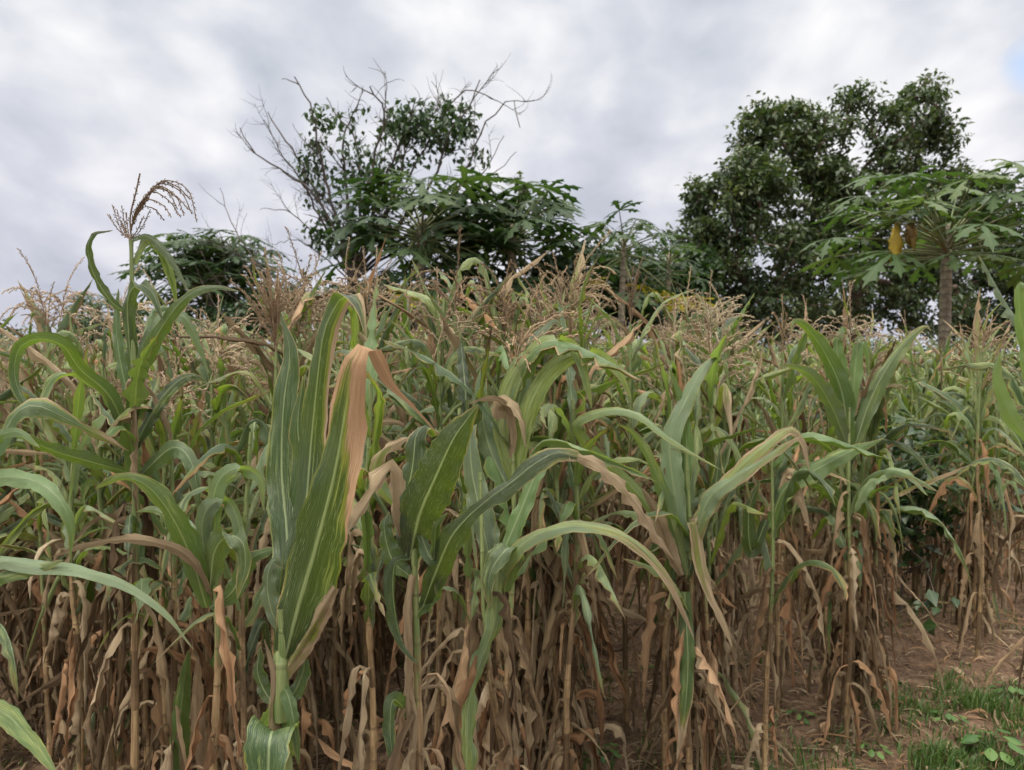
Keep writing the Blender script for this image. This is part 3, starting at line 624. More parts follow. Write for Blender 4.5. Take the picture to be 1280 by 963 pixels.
# plant whose leaf arches right
D_ = Hero('maize plant whose narrow pale leaf makes a long low arch to the right', 646, 1.9, (600, 590), seed=14, r=.010, dry=.3)
D_.leaf([(618, 740), (636, 700), (665, 672), (700, 659), (740, 658), (785, 672), (822, 706), (848, 748), (868, 800)], 23, (0, -.1, -.15, -.1), (10, 40, 45, 40), dry=.22, rnd=.75, yel=.4, bw=[.7, 1, 1, .95, .9, .85, .7, .5, .02], tipdry=.15)
D_.leaf([(628, 690), (622, 720), (618, 780), (600, 830), (586, 880), (584, 930), (582, 1000)], 36, (0, -.15), (10, 40, 20), rnd=.66, yel=.55, ruf=.25, bw=[.5, .7, .75, .6, .9, 1, .6])
D_.leaf([(612, 700), (600, 640), (590, 590), (588, 545), (596, 530)], 40, (0, .1), (10, 25), rnd=.8, ruf=.1)
D_.leaf([(630, 740), (640, 690), (630, 690), (612, 720), (612, 760)], 36, (0, -.08), (15, 20), rnd=.62, yel=.2, h=True)
D_.leaf([(625, 700), (650, 640), (672, 590), (700, 560)], 30, (0, .1), (20, 40), rnd=.5)
D_.leaf([(620, 690), (610, 655), (585, 640), (572, 665)], 26, (0, .1), (20, 40), rnd=.8)
D_.skirt(16, .1, .85)

# speckled plant behind, centre
E_ = Hero('speckled grey-green maize plant behind the dark glossy one with leaves bowing right', 640, 2.25, (640, 470), seed=15, r=.010)
E_.leaf([(640, 600), (625, 540), (640, 475), (668, 438), (695, 424), (716, 434), (730, 462), (740, 512)], 30, (0, -.05, -.1), (15, 25), h=True, rnd=.75, yel=.75)
E_.leaf([(648, 600), (655, 530), (676, 480), (704, 450), (738, 440), (770, 460), (790, 500)], 30, (0, -.05, -.1), (10, 25), h=True, rnd=.76, yel=.8)
E_.leaf([(640, 560), (652, 480), (664, 430), (690, 402), (704, 410)], 28, (0, .1), (15, 30), rnd=.8)
E_.leaf([(636, 580), (640, 540), (628, 504), (606, 500), (584, 506)], 16, (0, -.1), (20, 50), dry=.7, rnd=.8)
E_.leaf([(640, 560), (620, 510), (636, 500), (652, 524), (658, 562)], 20, (0, -.1), (20, 50), dry=.85, rnd=.82, torn=.3)
E_.leaf([(640, 620), (612, 560), (600, 500), (605, 450)], 34, (0, .1), (10, 20), rnd=.72)
tm = MB(); make_tassel(tm, E_.rng, E_.top, (0, 0, 1), .3, 14, 2, .0, 1., 1.2, (.25, 0)); tm.build('tassel', TASSEL, E_.root); E_.skirt(10); E_.auto(5, .6, .95, th1=(-1.5, .3))

# upright-leaved plant, right of centre
F_ = Hero('maize plant with a fan of narrow mottled leaves above the clump right of the furrow', 868, 2.5, (858, 560), seed=16, r=.011, dry=.3)
F_.leaf([(852, 690), (790, 610), (735, 560), (720, 530), (760, 513), (796, 518), (835, 548), (902, 588)], 20, (0, -.1, -.2), (15, 35, 45), rnd=.7, yel=.6)
F_.leaf([(858, 720), (836, 640), (812, 575), (790, 540), (770, 530)], 24, (0, -.05), (15, 35), rnd=.66, yel=.5)
F_.leaf([(856, 690), (842, 610), (838, 550), (862, 490), (884, 455), (905, 440)], 34, (0, .1), (10, 20), rnd=.76)
F_.leaf([(862, 700), (880, 640), (920, 590), (958, 556), (988, 537), (1004, 552), (1012, 590)], 26, (0, -.1, -.1), (20, 40), dry=.30, yel=.6, rnd=.7)
F_.leaf([(864, 700), (882, 630), (915, 600), (960, 570), (1002, 545)], 28, (0, -.15), (20, 40), rnd=.76, dry=.2)
F_.leaf([(862, 680), (852, 640), (858, 560), (850, 500), (836, 460)], 24, (0, .1), (20, 30), rnd=.5, yel=.3)
F_.leaf([(856, 740), (858, 780), (860, 830), (856, 890), (846, 950)], 22, (0, -.08), (10, 20), rnd=.55, yel=.35, dry=.0, bw=[.8, 1, 1, .8, .05], tipdry=.35)
F_.leaf([(868, 700), (868, 650), (880, 720), (905, 780), (916, 810)], 22, (0, -.08), (20, 40), rnd=.6, dry=.4, yel=.6)
F_.leaf([(860, 720), (875, 660), (892, 620), (900, 560)], 24, (0, .05), (10, 20), rnd=.1)
F_.leaf([(852, 720), (838, 690), (820, 640), (802, 610)], 22, (0, -.05), (10, 20), dry=.9, rnd=.8)
F_.auto(4, .55, .85, w=(.03, .05), th1=(-1.5, .3)); F_.skirt(18, .12, .78)

G_ = Hero('maize plant raising two bright green leaves like horns towards the papaya', 1062, 3.05, (1062, 470), seed=17, r=.010)
G_.leaf([(1062, 560), (1052, 490), (1030, 440), (1008, 410), (994, 402), (988, 414)], 30, (0, -.05), (10, 30), rnd=.55)
G_.leaf([(1060, 520), (1050, 460), (1046, 430), (1054, 410), (1060, 420)], 22, (0, .05), (20, 30), rnd=.5)
G_.leaf([(1064, 520), (1070, 450), (1074, 424), (1084, 440), (1086, 470)], 20, (0, .05), (20, 40), rnd=.6)
G_.leaf([(1068, 560), (1088, 500), (1112, 455), (1136, 424), (1156, 408), (1164, 414)], 26, (0, -.05), (10, 30), rnd=.62, yel=.3)
G_.leaf([(1060, 560), (1040, 510), (1014, 470), (980, 455)], 28, (0, -.1), (15, 35), rnd=.8)
G_.leaf([(1060, 640), (1030, 610), (1000, 600), (985, 610)], 26, (0, -.1), (15, 35), rnd=.3)
G_.leaf([(1066, 640), (1090, 600), (1130, 590), (1160, 620)], 20, (0, -.1), (25, 45), rnd=.7)
tm = MB(); make_tassel(tm, G_.rng, G_.top + np.array([0, 0, .12]), (0, 0, 1), .25, 13, 2, .4, 1.3, 1.6); tm.build('tassel', TASSEL, G_.root); G_.auto(3, .5, .75, w=(.03, .05)); G_.skirt(18, .1, .72)
H_ = Hero('maize plant reaching one long bright green leaf to the right over brown stalks', 960, 2.7, (965, 560), seed=18, r=.010)
H_.leaf([(962, 660), (980, 612), (1015, 590), (1060, 566), (1106, 548)], 30, (0, -.1), (10, 20), rnd=.5, yel=.35, bw=[.4, .9, 1, .7, .03])
H_.leaf([(958, 650), (940, 690), (936, 640), (950, 600)], 24, (0, -.05), (10, 20), rnd=.1)
H_.leaf([(962, 640), (985, 590), (1000, 620), (1012, 660)], 22, (0, -.05), (20, 40), dry=.8, rnd=.8)
H_.auto(5, .55, .95); H_.skirt(16, .12, .75)

# plants coming in from the left edge
I_ = Hero('maize plant at the left edge sending a long thin drooping leaf across brown stalks', -60, 1.75, (-40, 560), seed=19, r=.011)
I_.leaf([(-30, 720), (0, 703), (48, 708), (105, 714), (158, 732), (208, 768), (242, 812)], 20, (0, -.1, -.1), (10, 35, 45), rnd=.78, bw=[.8, 1, 1.1, 1, .8, .6, .03])
I_.leaf([(-40, 640), (-10, 600), (40, 600), (74, 624), (90, 660), (88, 700)], 26, (0, -.1, -.1), (20, 40), rnd=.6, bw=[.6, 1, 1, 1, .7, .03])
I_.leaf([(-50, 880), (0, 888), (36, 922), (72, 968)], 30, (0, -.3), (10, 30), rnd=.58, yel=.55)
I_.leaf([(-40, 740), (0, 722), (45, 712), (80, 700)], 22, (0, -.1), (10, 30), rnd=.55, yel=.6)
I_.leaf([(-60, 640), (-20, 560), (20, 540), (50, 560)], 22, (0, -.1), (10, 30), rnd=.5)
I_.auto(3, .6, .9); I_.skirt(7)
J_ = Hero('maize plant with folded broad leaves and a dry arched leaf, beside the tall tasselled one', 258, 1.95, (262, 600), seed=20, r=.011, dry=.2)
J_.leaf([(258, 760), (240, 700), (214, 645), (184, 608), (152, 598), (118, 612)], 38, (0, -.1, -.1), (10, 30, 45), rnd=.55, yel=.35)
J_.leaf([(262, 745), (244, 706), (212, 684), (165, 675), (112, 682), (60, 698)], 17, (0, -.1, -.1), (10, 30, 40), dry=.95, rnd=.83, torn=.3)
J_.leaf([(262, 740), (268, 690), (286, 670), (304, 680), (306, 712), (296, 750)], 38, (0, -.1, -.12), (15, 20), rnd=.62, h=True)
J_.leaf([(262, 720), (252, 660), (264, 630), (286, 628), (300, 665), (296, 720)], 30, (0, -.05), (15, 20), rnd=.72, h=True)
J_.leaf([(262, 700), (264, 640), (274, 600), (300, 585), (326, 600), (330, 640)], 30, (0, -.05), (15, 20), rnd=.66, yel=.4, h=True)
J_.leaf([(262, 760), (290, 740), (312, 700), (350, 684)], 30, (0, -.05), (15, 30), rnd=.4)
J_.leaf([(262, 720), (240, 670), (200, 640), (170, 640)], 26, (0, .05), (15, 30), rnd=.78)
J_.skirt(11, .1, .8)
K_ = Hero('short maize plant with upright dark green blades low between brown stalks', 262, 2.3, (268, 830), seed=21, r=.009, dry=.5)
K_.leaf([(226, 985), (224, 930), (228, 870), (236, 812)], 30, (0, -.1), (5, 15), rnd=.5, yel=.25)
K_.leaf([(264, 900), (285, 850), (300, 790), (310, 740)], 22, (0, -.05), (5, 25), rnd=.1)
K_.leaf([(262, 880), (270, 830), (290, 812), (304, 850)], 24, (0, -.1), (15, 35), rnd=.5)
K_.leaf([(255, 980), (248, 920), (246, 860), (248, 820)], 22, (0, -.2), (5, 25), dry=1., rnd=.75)
K_.skirt(6, .1, .9)
L_ = Hero('maize plant with one creased leaf folded over at the very right edge', 1300, 3.4, (1290, 400), seed=22, r=.010)
L_.leaf([(1296, 520), (1284, 440), (1274, 385), (1276, 355), (1290, 370)], 26, (0, -.1), (10, 30), rnd=.6, yel=.3)
L_.leaf([(1296, 560), (1262, 520), (1246, 470), (1250, 440)], 24, (0, -.1), (10, 30), rnd=.7)
L_.auto(5, .55, .95); L_.skirt(8)

for i, (px, ty, d, L, nb, sprd, drp, lean, dk, lab) in enumerate([
    (342, 440, 2.45, .32, 26, .70, .15, (-.05, 0), 0., 'maize plant with an upright brush-like straw tassel left of the broad-leaved one'),
    (700, 402, 2.75, .36, 22, 1., 1.4, (.35, 0), 0., 'maize plant with the widest feathery pink-tan tassel near the centre'),
    (622, 440, 2.7, .30, 18, .8, .4, (.1, 0), .15, 'maize plant with a stiff reddish tassel just left of the widest tassel'),
    (458, 395, 3.0, .26, 16, 1.3, .8, (-.1, 0), .1, 'maize plant with a pale tassel right of the broad-leaved plant'),
    (262, 470, 2.7, .26, 18, .8, 2.0, (.4, 0), 0., 'maize plant with a nodding cream tassel right of the tall tasselled one'),
    (885, 420, 3.1, .26, 18, 1.1, 1.0, (0, 0), .1, 'maize plant with a fountain-shaped tassel above the fan-leaved plant'),
    (785, 405, 3.1, .26, 7, .5, .4, (.05, 0), .5, 'maize plant with a thin dark spike of a tassel right of the widest tassel'),
    (975, 440, 3.3, .24, 14, .9, .9, (0, 0), .15, 'maize plant with a starry tassel left of the horn-like green leaves'),
    (1225, 440, 3.9, .26, 14, .9, .9, (.1, 0), .05, 'maize plant with a wide tassel just right of the papaya trunk'),
    (205, 520, 2.5, .24, 16, 1., 1.2, (.2, 0), .1, 'maize plant with a low tassel right of the tall dark-tasselled plant'),
    (545, 430, 2.6, .24, 12, 1.2, 1.4, (.3, 0), .1, 'maize plant with a curved tassel between the broad and spade-leaved plants')]):
    q = Hero(lab, px, d, (px + 3, ty), seed=300 + i, r=.011, dry=.3)
    q.auto(9, .52, .92, L=(.34, .54), w=(.03, .058), dry=(0, .45), th1=(-1.56, -.3))
    tm = MB(); make_tassel(tm, q.rng, q.top, (0, 0, 1), L, nb, 2, dk, sprd, drp, lean); tm.build('tassel', TASSEL, q.root); q.skirt(9, .12, .75)

for i, (px, ty, d, lab) in enumerate([
    (712, 500, 2.45, 'maize plant filling the space under the arching leaves right of the speckled plant'),
    (835, 500, 2.7, 'maize plant pressed against the left side of the fan-leaved one'),
    (985, 480, 3.7, 'maize plant between the long-leaved one and the horn-like green leaves'),
    (1085, 500, 3.3, 'maize plant close behind the horn-like green leaves'),
    (580, 500, 2.3, 'maize plant with drooping blades behind the spade-shaped leaf'),
    (460, 480, 2.2, 'maize plant showing between the broad-leaved plant and the spade-shaped leaf'),
    (90, 520, 2.5, 'maize plant left of the tall tasselled one with folded blades'),
    (210, 540, 2.3, 'maize plant squeezed between the tall tasselled plant and its folded-leaved neighbour'),
    (310, 540, 2.2, 'maize plant half hidden behind the left side of the broad-leaved plant')]):
    q = Hero(lab, px, d, (px + 4, ty), seed=400 + i, r=.011, dry=.3)
    q.auto(11, .48, .94, L=(.32, .55), w=(.028, .056), dry=(0, .35), th1=(-1.56, .3)); q.skirt(13, .1, .72)

# ------------------------------------------------------------------ trees
def grow(rng, root, targets, step=.35, wander=.12, up=.0):
    """joins targets to a skeleton, nearest first; returns nodes, parent indices"""
    nodes = [np.array(p, float) for p in root]; par = [-1] + list(range(len(root) - 1)); arr = np.array(nodes)
    last = nodes[-1]; T = sorted(targets, key=lambda t: np.linalg.norm(t - last)); ends = []
    for t in T:
        dd = np.linalg.norm(arr - t, axis=1) + .25 * np.linalg.norm(arr - last, axis=1) + (arr[:, 2] > t[2] + .4) * .6
        dd[:max(1, len(root) - 3)] += 5
        i = int(np.argmin(dd)); p = arr[i]; L = np.linalg.norm(t - p); n = max(1, int(L / step)); new = []
        for k in range(1, n + 1):
            f = k / n; q = p + (t - p) * f + rng.normal(0, wander * L / n, 3) * (k < n); q[2] += up * L * math.sin(f * math.pi)
            new.append(q); par.append(i); i = len(nodes); nodes.append(q)
        arr = np.vstack([arr] + [x[None] for x in new]); ends.append(i)
    return arr, par, ends
def skeleton_mesh(mb, arr, par, r_tip, r_base, k=5, expo=2.3):
    n = len(arr); w = np.zeros(n); child = np.zeros(n, int)
    for i in range(n):
        if par[i] >= 0: child[par[i]] += 1
    order = range(n - 1, -1, -1); acc = np.where(child == 0, 1., 0.)
    for i in order:
        if par[i] >= 0: acc[par[i]] += acc[i]
    r = r_tip * acc ** (1 / expo); r = np.minimum(r, r_base) if r[0] > r_base else r * 1.
    r[0] = max(r[0], r_base)
    for i in range(1, n):
        p = par[i]; mid = (arr[p] + arr[i]) / 2
        rp = min(r[p], r[i] * 1.25)
        tube(mb, [arr[p], mid, arr[i]], [rp, (rp + r[i]) / 2, r[i]], k, B=(0, 0, 0))
    return r
def leaf_cloud(mb, rng, C, size, asp=.5, droop=.3, dry=None, tone=None, pts=4):
    """one small folded blade at every point of C"""
    n = len(C); a = rng.uniform(0, 6.28, n); e = rng.normal(-droop, .55, n); L = size * rng.uniform(.65, 1.25, n)
    d = np.stack([np.cos(a) * np.cos(e), np.sin(a) * np.cos(e), np.sin(e)], 1)
    s = nrm(np.cross(d, rng.normal(0, .5, (n, 3)) + np.array([0, 0, 1]))); nn = np.cross(s, d)
    w = (L * asp * .5)[:, None]; L = L[:, None]
    V = np.stack([C, C + d * L * .45 + s * w + nn * w * .35, C + d * L - nn * L * .12, C + d * L * .45 - s * w + nn * w * .35, C + d * L * .5], 1).reshape(-1, 3)
    i = np.arange(n) * 5; F = np.concatenate([np.stack([i, i + 1, i + 4], 1), np.stack([i + 1, i + 2, i + 4], 1), np.stack([i + 2, i + 3, i + 4], 1), np.stack([i + 3, i, i + 4], 1)])
    A = np.zeros((n, 5, 3)); A[:, :, 0] = np.array([.5, 0, .5, 1, .5]); A[:, :, 2] = 0 if dry is None else dry[:, None]
    B = np.zeros((n, 5, 3)); B[:, :, 0] = (rng.random(n) if tone is None else tone)[:, None]
    mb.add(V, F, A.reshape(-1, 3), B.reshape(-1, 3))
def blob_points(rng, blobs, D, n, thick=.8, hollow=.25):
    """points inside ellipsoids given by their photo outline, at depth D with real thickness"""
    w = np.array([b[2] * b[3] for b in blobs], float); w /= w.sum(); out = []
    for _ in range(n):
        b = blobs[rng.choice(len(blobs), p=w)]; v = nrm(rng.normal(0, 1, 3)) * rng.uniform(hollow, 1) ** .5
        dz = (b[4] if len(b) > 4 else 0) + v[1] * b[2] / FPX * D * thick; out.append(at(b[0] + v[0] * b[2] * D / (D + dz), b[1] - v[2] * b[3], D + dz))
    return np.array(out)
def broad_tree(name, label, base_px, D, blobs, ncl, per, size, trunk_top_px, mat, bark, seed, cr=.34, rb=.2, cat='tree', group=None, asp=.5, step=.3, rtip=.009, gap=.0, droop=.35, fork=None):
    rng = np.random.default_rng(seed); b = at(base_px, 500, D); b[2] = 0; root = empty(name, b); tag(root, label, cat, group)
    tt = at(trunk_top_px[0], trunk_top_px[1], D); trunk = [b, b * .6 + tt * .4 + rng.normal(0, .05, 3), tt]
    trunk[1][2] = tt[2] * .5; T = blob_points(rng, blobs, D, ncl)
    if gap: T = np.array([t for t in T if mnoise.noise(Vector(t * 1.15 + seed)) > -gap])
    arr, par, ends = grow(rng, trunk, T, step, .3, .05); mb = MB(); skeleton_mesh(mb, arr - b, par, rtip, rb, 6); mb.build('trunk', bark, root)
    C = []; tone = []
    for i in ends:
        n = int(per * rng.uniform(.5, 1.4)); v = rng.normal(0, 1, (n, 3)); v = nrm(v) * (rng.random((n, 1)) ** .4) * cr * rng.uniform(.6, 1.25) * np.array([1, 1, .7])
        C.append(arr[i] + v); tone.append(np.clip(rng.normal(rng.uniform(.25, .75), .18, n), 0, 1))
    C = np.concatenate(C); tone = np.concatenate(tone); C[:, 2] = np.maximum(C[:, 2], .05)
    mb = MB(); leaf_cloud(mb, rng, C - b, size, asp, droop, None, tone); mb.build('crown', mat, root); return root

# large tree on the right and its smaller neighbour
broad_tree('broadleaf_tree', 'tallest dense leafy tree behind the papaya on the right', 1075, 19,
           [(1240, 250, 50, 40, 1), (1255, 330, 45, 60, 1.5), (1195, 250, 50, 50, .5), (1035, 190, 62, 62), (1130, 150, 58, 56), (1172, 190, 34, 60), (985, 165, 55, 42), (940, 160, 26, 34), (950, 205, 40, 36), (1000, 260, 85, 70), (1100, 265, 110, 90), (1215, 300, 75, 80, 1), (1075, 345, 110, 60), (1235, 380, 60, 50, 1), (1160, 385, 70, 45), (1150, 108, 28, 18), (1060, 122, 20, 16)],
           1500, 38, .175, (1070, 360), TREE_LEAF, BARK_RED, 31, cr=.33, rb=.26, gap=.20, rtip=.013)
broad_tree('broadleaf_tree', 'smaller leafy tree filling the left shoulder of the tall one, with brown branches showing', 930, 17.5,
           [(905, 262, 60, 52), (868, 300, 38, 46), (862, 245, 24, 22), (870, 345, 42, 40), (945, 235, 50, 45), (960, 320, 70, 55), (890, 365, 55, 45), (970, 385, 70, 40), (945, 145, 14, 22), (928, 190, 12, 16)],
           650, 36, .165, (935, 370), TREE_LEAF, BARK_RED, 32, cr=.31, rb=.15, gap=.22, rtip=.012)
# bare twigs at its left rim
def twiggy(name, label, base, D, targets, seed, rtip, rb, mat, trunk_top, extra=None, step=.3, wander=.2, up=.1, k=5):
    rng = np.random.default_rng(seed); b = at(base, 500, D); b[2] = 0; root = empty(name, b); tag(root, label, 'tree')
    tt = at(*trunk_top, D); trunk = [b, (b + tt) / 2 + rng.normal(0, .04, 3), tt]
    arr, par, ends = grow(rng, trunk, targets(rng), step, wander, up); mb = MB(); skeleton_mesh(mb, arr - b, par, rtip, rb, k, 2.0); mb.build('trunk', mat, root)
    return root, arr, ends, b
def curved_tree(rng, b, tt, D, mains, mb, rt=.006):
    """mains: photo polylines of the main boughs with a base radius; side shoots and twigs curve up from them"""
    tips = []
    def limb(P, r0, r1, k=6): tube(mb, P - b, np.linspace(r0, r1, len(P)), k)
    def shoot(p, d, L, r, depth):
        n = 9; P = [p]; c = rng.normal(0, .22, 3); 
        for i in range(n): d = nrm(d + c * .35 + np.array([0, 0, .045]) + rng.normal(0, .10, 3)); P.append(P[-1] + d * L / n)
        P = np.array(P); limb(P, r, r * .35, 4); tips.append(P[-1]); tips.append(P[n // 2])
        if depth:
            for _ in range(int(rng.integers(4, 8))):
                i = int(rng.integers(2, n)); shoot(P[i], nrm(nrm(P[i] - P[i - 1]) + rng.normal(0, .55, 3)), L * rng.uniform(.35, .65), r * .5, depth - 1)
    for pts, r0, ns in mains:
        dz = rng.uniform(-1.1, 1.1); m = len(pts); P = spline([at(x, y, D + dz * (i / (m - 1))) for i, (x, y) in enumerate(pts)], 22)
        P[1:-1] += rng.normal(0, .015, (20, 3)); limb(P, r0, r0 * .22)
        for _ in range(ns):
            i = int(rng.integers(5, 21)); d = nrm(P[i] - P[i - 1]); shoot(P[i], nrm(d + rng.normal(0, .5, 3)), rng.uniform(.35, .85), r0 * .27, 1 if rng.random() < .75 else 0)
    return np.array(tips)
rng = np.random.default_rng(41); D = 14.; b = at(440, 500, D); b[2] = 0
bare = empty('bare_tree', b); tag(bare, 'half-dead tree with bare curving branches and a few vine-hung leaves, left of centre', 'tree')
mb = MB(); tube(mb, spline([b, at(438, 420, D), at(441, 345, D)], 10) - b, np.linspace(.13, .10, 10), 8)
tips = curved_tree(rng, b, None, D, [([(441, 345), (450, 260), (445, 180), (422, 145), (408, 122)], .04, 10), ([(442, 345), (470, 260), (500, 180), (540, 145), (560, 122)], .04, 10), ([(441, 345), (405, 280), (372, 220), (350, 190), (330, 150)], .03, 9), ([(443, 345), (520, 260), (600, 220), (630, 170)], .03, 7),
    ([(440, 350), (425, 300), (390, 240), (355, 215), (318, 190), (300, 160)], .035, 5), ([(440, 350), (415, 290), (385, 220), (350, 165), (335, 140)], .04, 7),
    ([(440, 345), (420, 270), (398, 190), (392, 140), (380, 118), (368, 96)], .045, 8), ([(441, 345), (435, 260), (428, 180), (440, 148), (448, 128)], .05, 9),
    ([(441, 345), (455, 270), (470, 190), (480, 140), (462, 108)], .05, 9), ([(441, 345), (475, 280), (500, 220), (510, 160), (520, 122)], .045, 9),
    ([(443, 345), (490, 290), (540, 230), (560, 170), (588, 130), (600, 100)], .045, 8), ([(443, 345), (500, 300), (560, 260), (590, 190), (610, 150), (640, 125), (650, 160)], .035, 5),
    ([(443, 350), (510, 300), (580, 240), (620, 215), (645, 190)], .03, 4), ([(440, 350), (400, 300), (360, 265), (325, 262)], .022, 3), ([(440, 355), (405, 320), (370, 300), (340, 305)], .018, 2),
    ([(443, 340), (500, 240), (545, 160), (585, 112), (620, 126)], .035, 6)], mb)
mb.build('trunk', TWIG, bare)
sel = []
for (cx, cy, rx, ry, n) in [(540, 155, 56, 38, 640), (480, 165, 40, 40, 60), (500, 150, 20, 20, 120), (420, 160, 50, 30, 70), (400, 215, 24, 40, 130), (395, 290, 10, 50, 80), (450, 250, 45, 45, 300), (410, 150, 22, 24, 80), (385, 200, 20, 26, 90), (480, 210, 60, 30, 230), (425, 290, 34, 34, 200), (570, 160, 30, 40, 200), (595, 195, 20, 20, 40)]:
    P = blob_points(rng, [(cx, cy, rx, ry)], D, max(4, n // 7)); sel += [p + rng.normal(0, .09, (8, 3)) for p in P]
mb = MB(); leaf_cloud(mb, rng, np.concatenate(sel) - b, .13, .62, .7); mb.build('crown', BUSH_LEAF, bare)
# leaning dead shrub in front of the layered tree
rng = np.random.default_rng(43); D = 12.5; b = at(400, 500, D); b[2] = 0
dead = empty('dead_shrub', b); tag(dead, 'leafless dead shrub leaning left in front of the bare tree', 'shrub'); mb = MB()
curved_tree(rng, b, None, D, [([(402, 440), (370, 390), (330, 340), (295, 290), (275, 235)], .022, 6), ([(400, 440), (360, 385), (318, 350), (300, 318), (285, 300)], .02, 6), ([(398, 440), (350, 400), (300, 380), (262, 340)], .018, 6),
    ([(402, 440), (385, 380), (350, 345), (330, 310)], .018, 6), ([(400, 440), (330, 410), (280, 395), (250, 350)], .016, 6), ([(402, 440), (398, 390), (370, 350), (372, 310)], .014, 4)], mb)
tube(mb, np.array([b, at(401, 440, D)]) - b, [.05, .03], 6); mb.build('branches', TWIG, dead)

# ---- papayas
def palmate(mb, rng, p, d, up, size, droop=.35, dry=0., tone=None):
    """one deeply lobed papaya blade hanging from the end of its stalk at p, pointing along d"""
    s = nrm(np.cross(d, up)); nn = np.cross(s, d); tone = rng.random() if tone is None else tone; V = []; F = []; A = []
    for k in range(7):
        an = (k - 3) * .72; L = size * (.62 - .045 * abs(k - 3)) * rng.uniform(.9, 1.1); ax = nrm(d * math.cos(an) + s * math.sin(an) + nn * rng.normal(0, .16)); sd = -d * math.sin(an) + s * math.cos(an)
        prof = [(0, .02), (.30, .075), (.44, .06), (.57, .22), (.62, .075), (.78, .15), (.84, .05), (1.0, .0)]
        b0 = len(V)
        for t, w in prof:
            c = p + ax * L * t - nn * L * droop * t * t + nn * 0; 
            V += [c - sd * L * w - nn * L * w * .25, c, c + sd * L * w - nn * L * w * .25]; A += [(0, t, dry), (.5, t, dry), (1, t, dry)]
        for i in range(len(prof) - 1):
            q = b0 + i * 3; F += [(q, q + 1, q + 4, q + 3), (q + 1, q + 2, q + 5, q + 4)]
    mb.add(V, F, A, (tone, 0, 0))
def papaya(label, base_px, D, head_px, nl, pl, size, seed, r=(.10, .075), fruit=0, yellow=(), low=0, group=None, dead=None, heads=(), el0=-.25, mat=0):
    rng = np.random.default_rng(seed); b = at(base_px, 500, D); b[2] = 0; root = empty('papaya_tree', b); tag(root, label, 'papaya tree', group)
    hd = at(head_px[0], head_px[1], D) - b; mb = MB(); P = spline([np.zeros(3), hd * .5 + np.array([rng.normal(0, .04), 0, 0]), hd], 40)
    tube(mb, P, np.linspace(r[0], r[1], 40) * (1 + .03 * np.sin(np.arange(40) * 2.1)), 12, v0=0, v1=1)
    tube(mb, [P[-1], P[-1] + [0, 0, .12], P[-1] + [0, 0, .22]], [r[1], r[1] * .7, .01], 12, v0=1, v1=1.1); 
    hs = [hd] + [at(x, y, D + dz) - b for x, y, dz in heads]
    for h in hs[1:]: tube(mb, spline([hd * .75, (hd * .8 + h) / 2 + np.array([0, 0, -.1]), h], 10), np.linspace(r[1], r[1] * .7, 10), 9)
    mb.build('trunk', PTRUNK, root); pm = MB(); lm = MB()
    for h in hs:
        for i in range(nl):
            t = i / nl; a = i * 2.399 + rng.uniform(-.2, .2); el = el0 + (1.0 - el0) * t ** 1.2 + rng.normal(0, .08) - low * (t < .2); L = pl * rng.uniform(.6, 1.2) * (1 - .45 * t ** 3)
            p = h + np.array([math.cos(a) * r[1] * .8, math.sin(a) * r[1] * .8, -.30 + .42 * t]); d = np.array([math.cos(a) * math.cos(el), math.sin(a) * math.cos(el), math.sin(el)]); Q = [p]
            for j in range(6): d = nrm(d + np.array([0, 0, -.035 - .03 * (t < .3)])); Q.append(Q[-1] + d * L / 6)
            tube(pm, Q, np.linspace(.014, .007, 7), 5, B=(rng.random(), 0, 0))
            yl = 1. if i in yellow else 0.
            hd_ = nrm(d * np.array([1, 1, .25]) + np.array([0, 0, -.12 + rng.normal(0, .12)]))
            palmate(lm, rng, Q[-1] - hd_ * size * .05, hd_, np.array([rng.normal(0, .15), rng.normal(0, .15), 1]), size * rng.uniform(.8, 1.12), rng.uniform(.15, .45), yl)
    pm.build('leaf_stalks', PETIOLE, root); lm.build('crown', PAPAYA_LEAF if mat == 0 else PAPAYA_LIGHT, root)
    for i in range(fruit):
        a = i * 2.4; q = hd + np.array([math.cos(a) * .16, math.sin(a) * .16, -.28 - .05 * (i % 4)]); mb = MB(); s = np.linspace(0, 1, 9)
        tube(mb, q + np.outer(.11 - s * .26, [0, 0, 1]), .06 * np.sin(np.pi * (.02 + .96 * s)) ** .6 + .004, 10); mb.build('fruit', FRUIT, root)
    if dead:
        for dx, dy, w, l, tone in dead:
            mb = MB(); top = at(dx, dy, D - .75) - b; tube(mb, spline([hd + np.array([0, -.05, -.25]), (hd + top) / 2 + np.array([0, 0, .05]), top], 8), .008, 5, B=(.9, 0, 0))
            for k in range(9):
                a = k * .7; x = np.array([math.cos(a), math.sin(a), 0]) * w * .35; n = 9; s = np.linspace(0, 1, n)
                Pq = top + x * np.sin(s * 2.4)[:, None] + np.outer(-s * l * rng.uniform(.7, 1.05), [0, 0, 1]) + rng.normal(0, .008, (n, 3))
                sd = np.repeat(np.array([[-math.sin(a), math.cos(a), 0]]), n, 0); ribbon(mb, Pq, sd, .05 * np.sin(np.pi * (.08 + .88 * s)), 4, .5, .4, rng, 0, 0, np.clip(tone + rng.normal(0, .08), 0, 1), .4)
            mb.build('dead_leaf', DEAD_M, root)
    return root
papaya('slender papaya tree with one withered yellow leaf hanging below its crown on the right', 1183, 11.0, (1184, 298), 60, 1.5, .96, 51, (.095, .075), el0=.10, mat=None, dead=[(1120, 280, .26, .52, .15), (1139, 276, .2, .40, .92)])
papaya('fruiting papaya tree with umbrella crown in front of the bare tree', 527, 13, (527, 288), 66, 1.45, 1.12, 52, (.10, .08), fruit=9, yellow=(2, 5), low=.3)
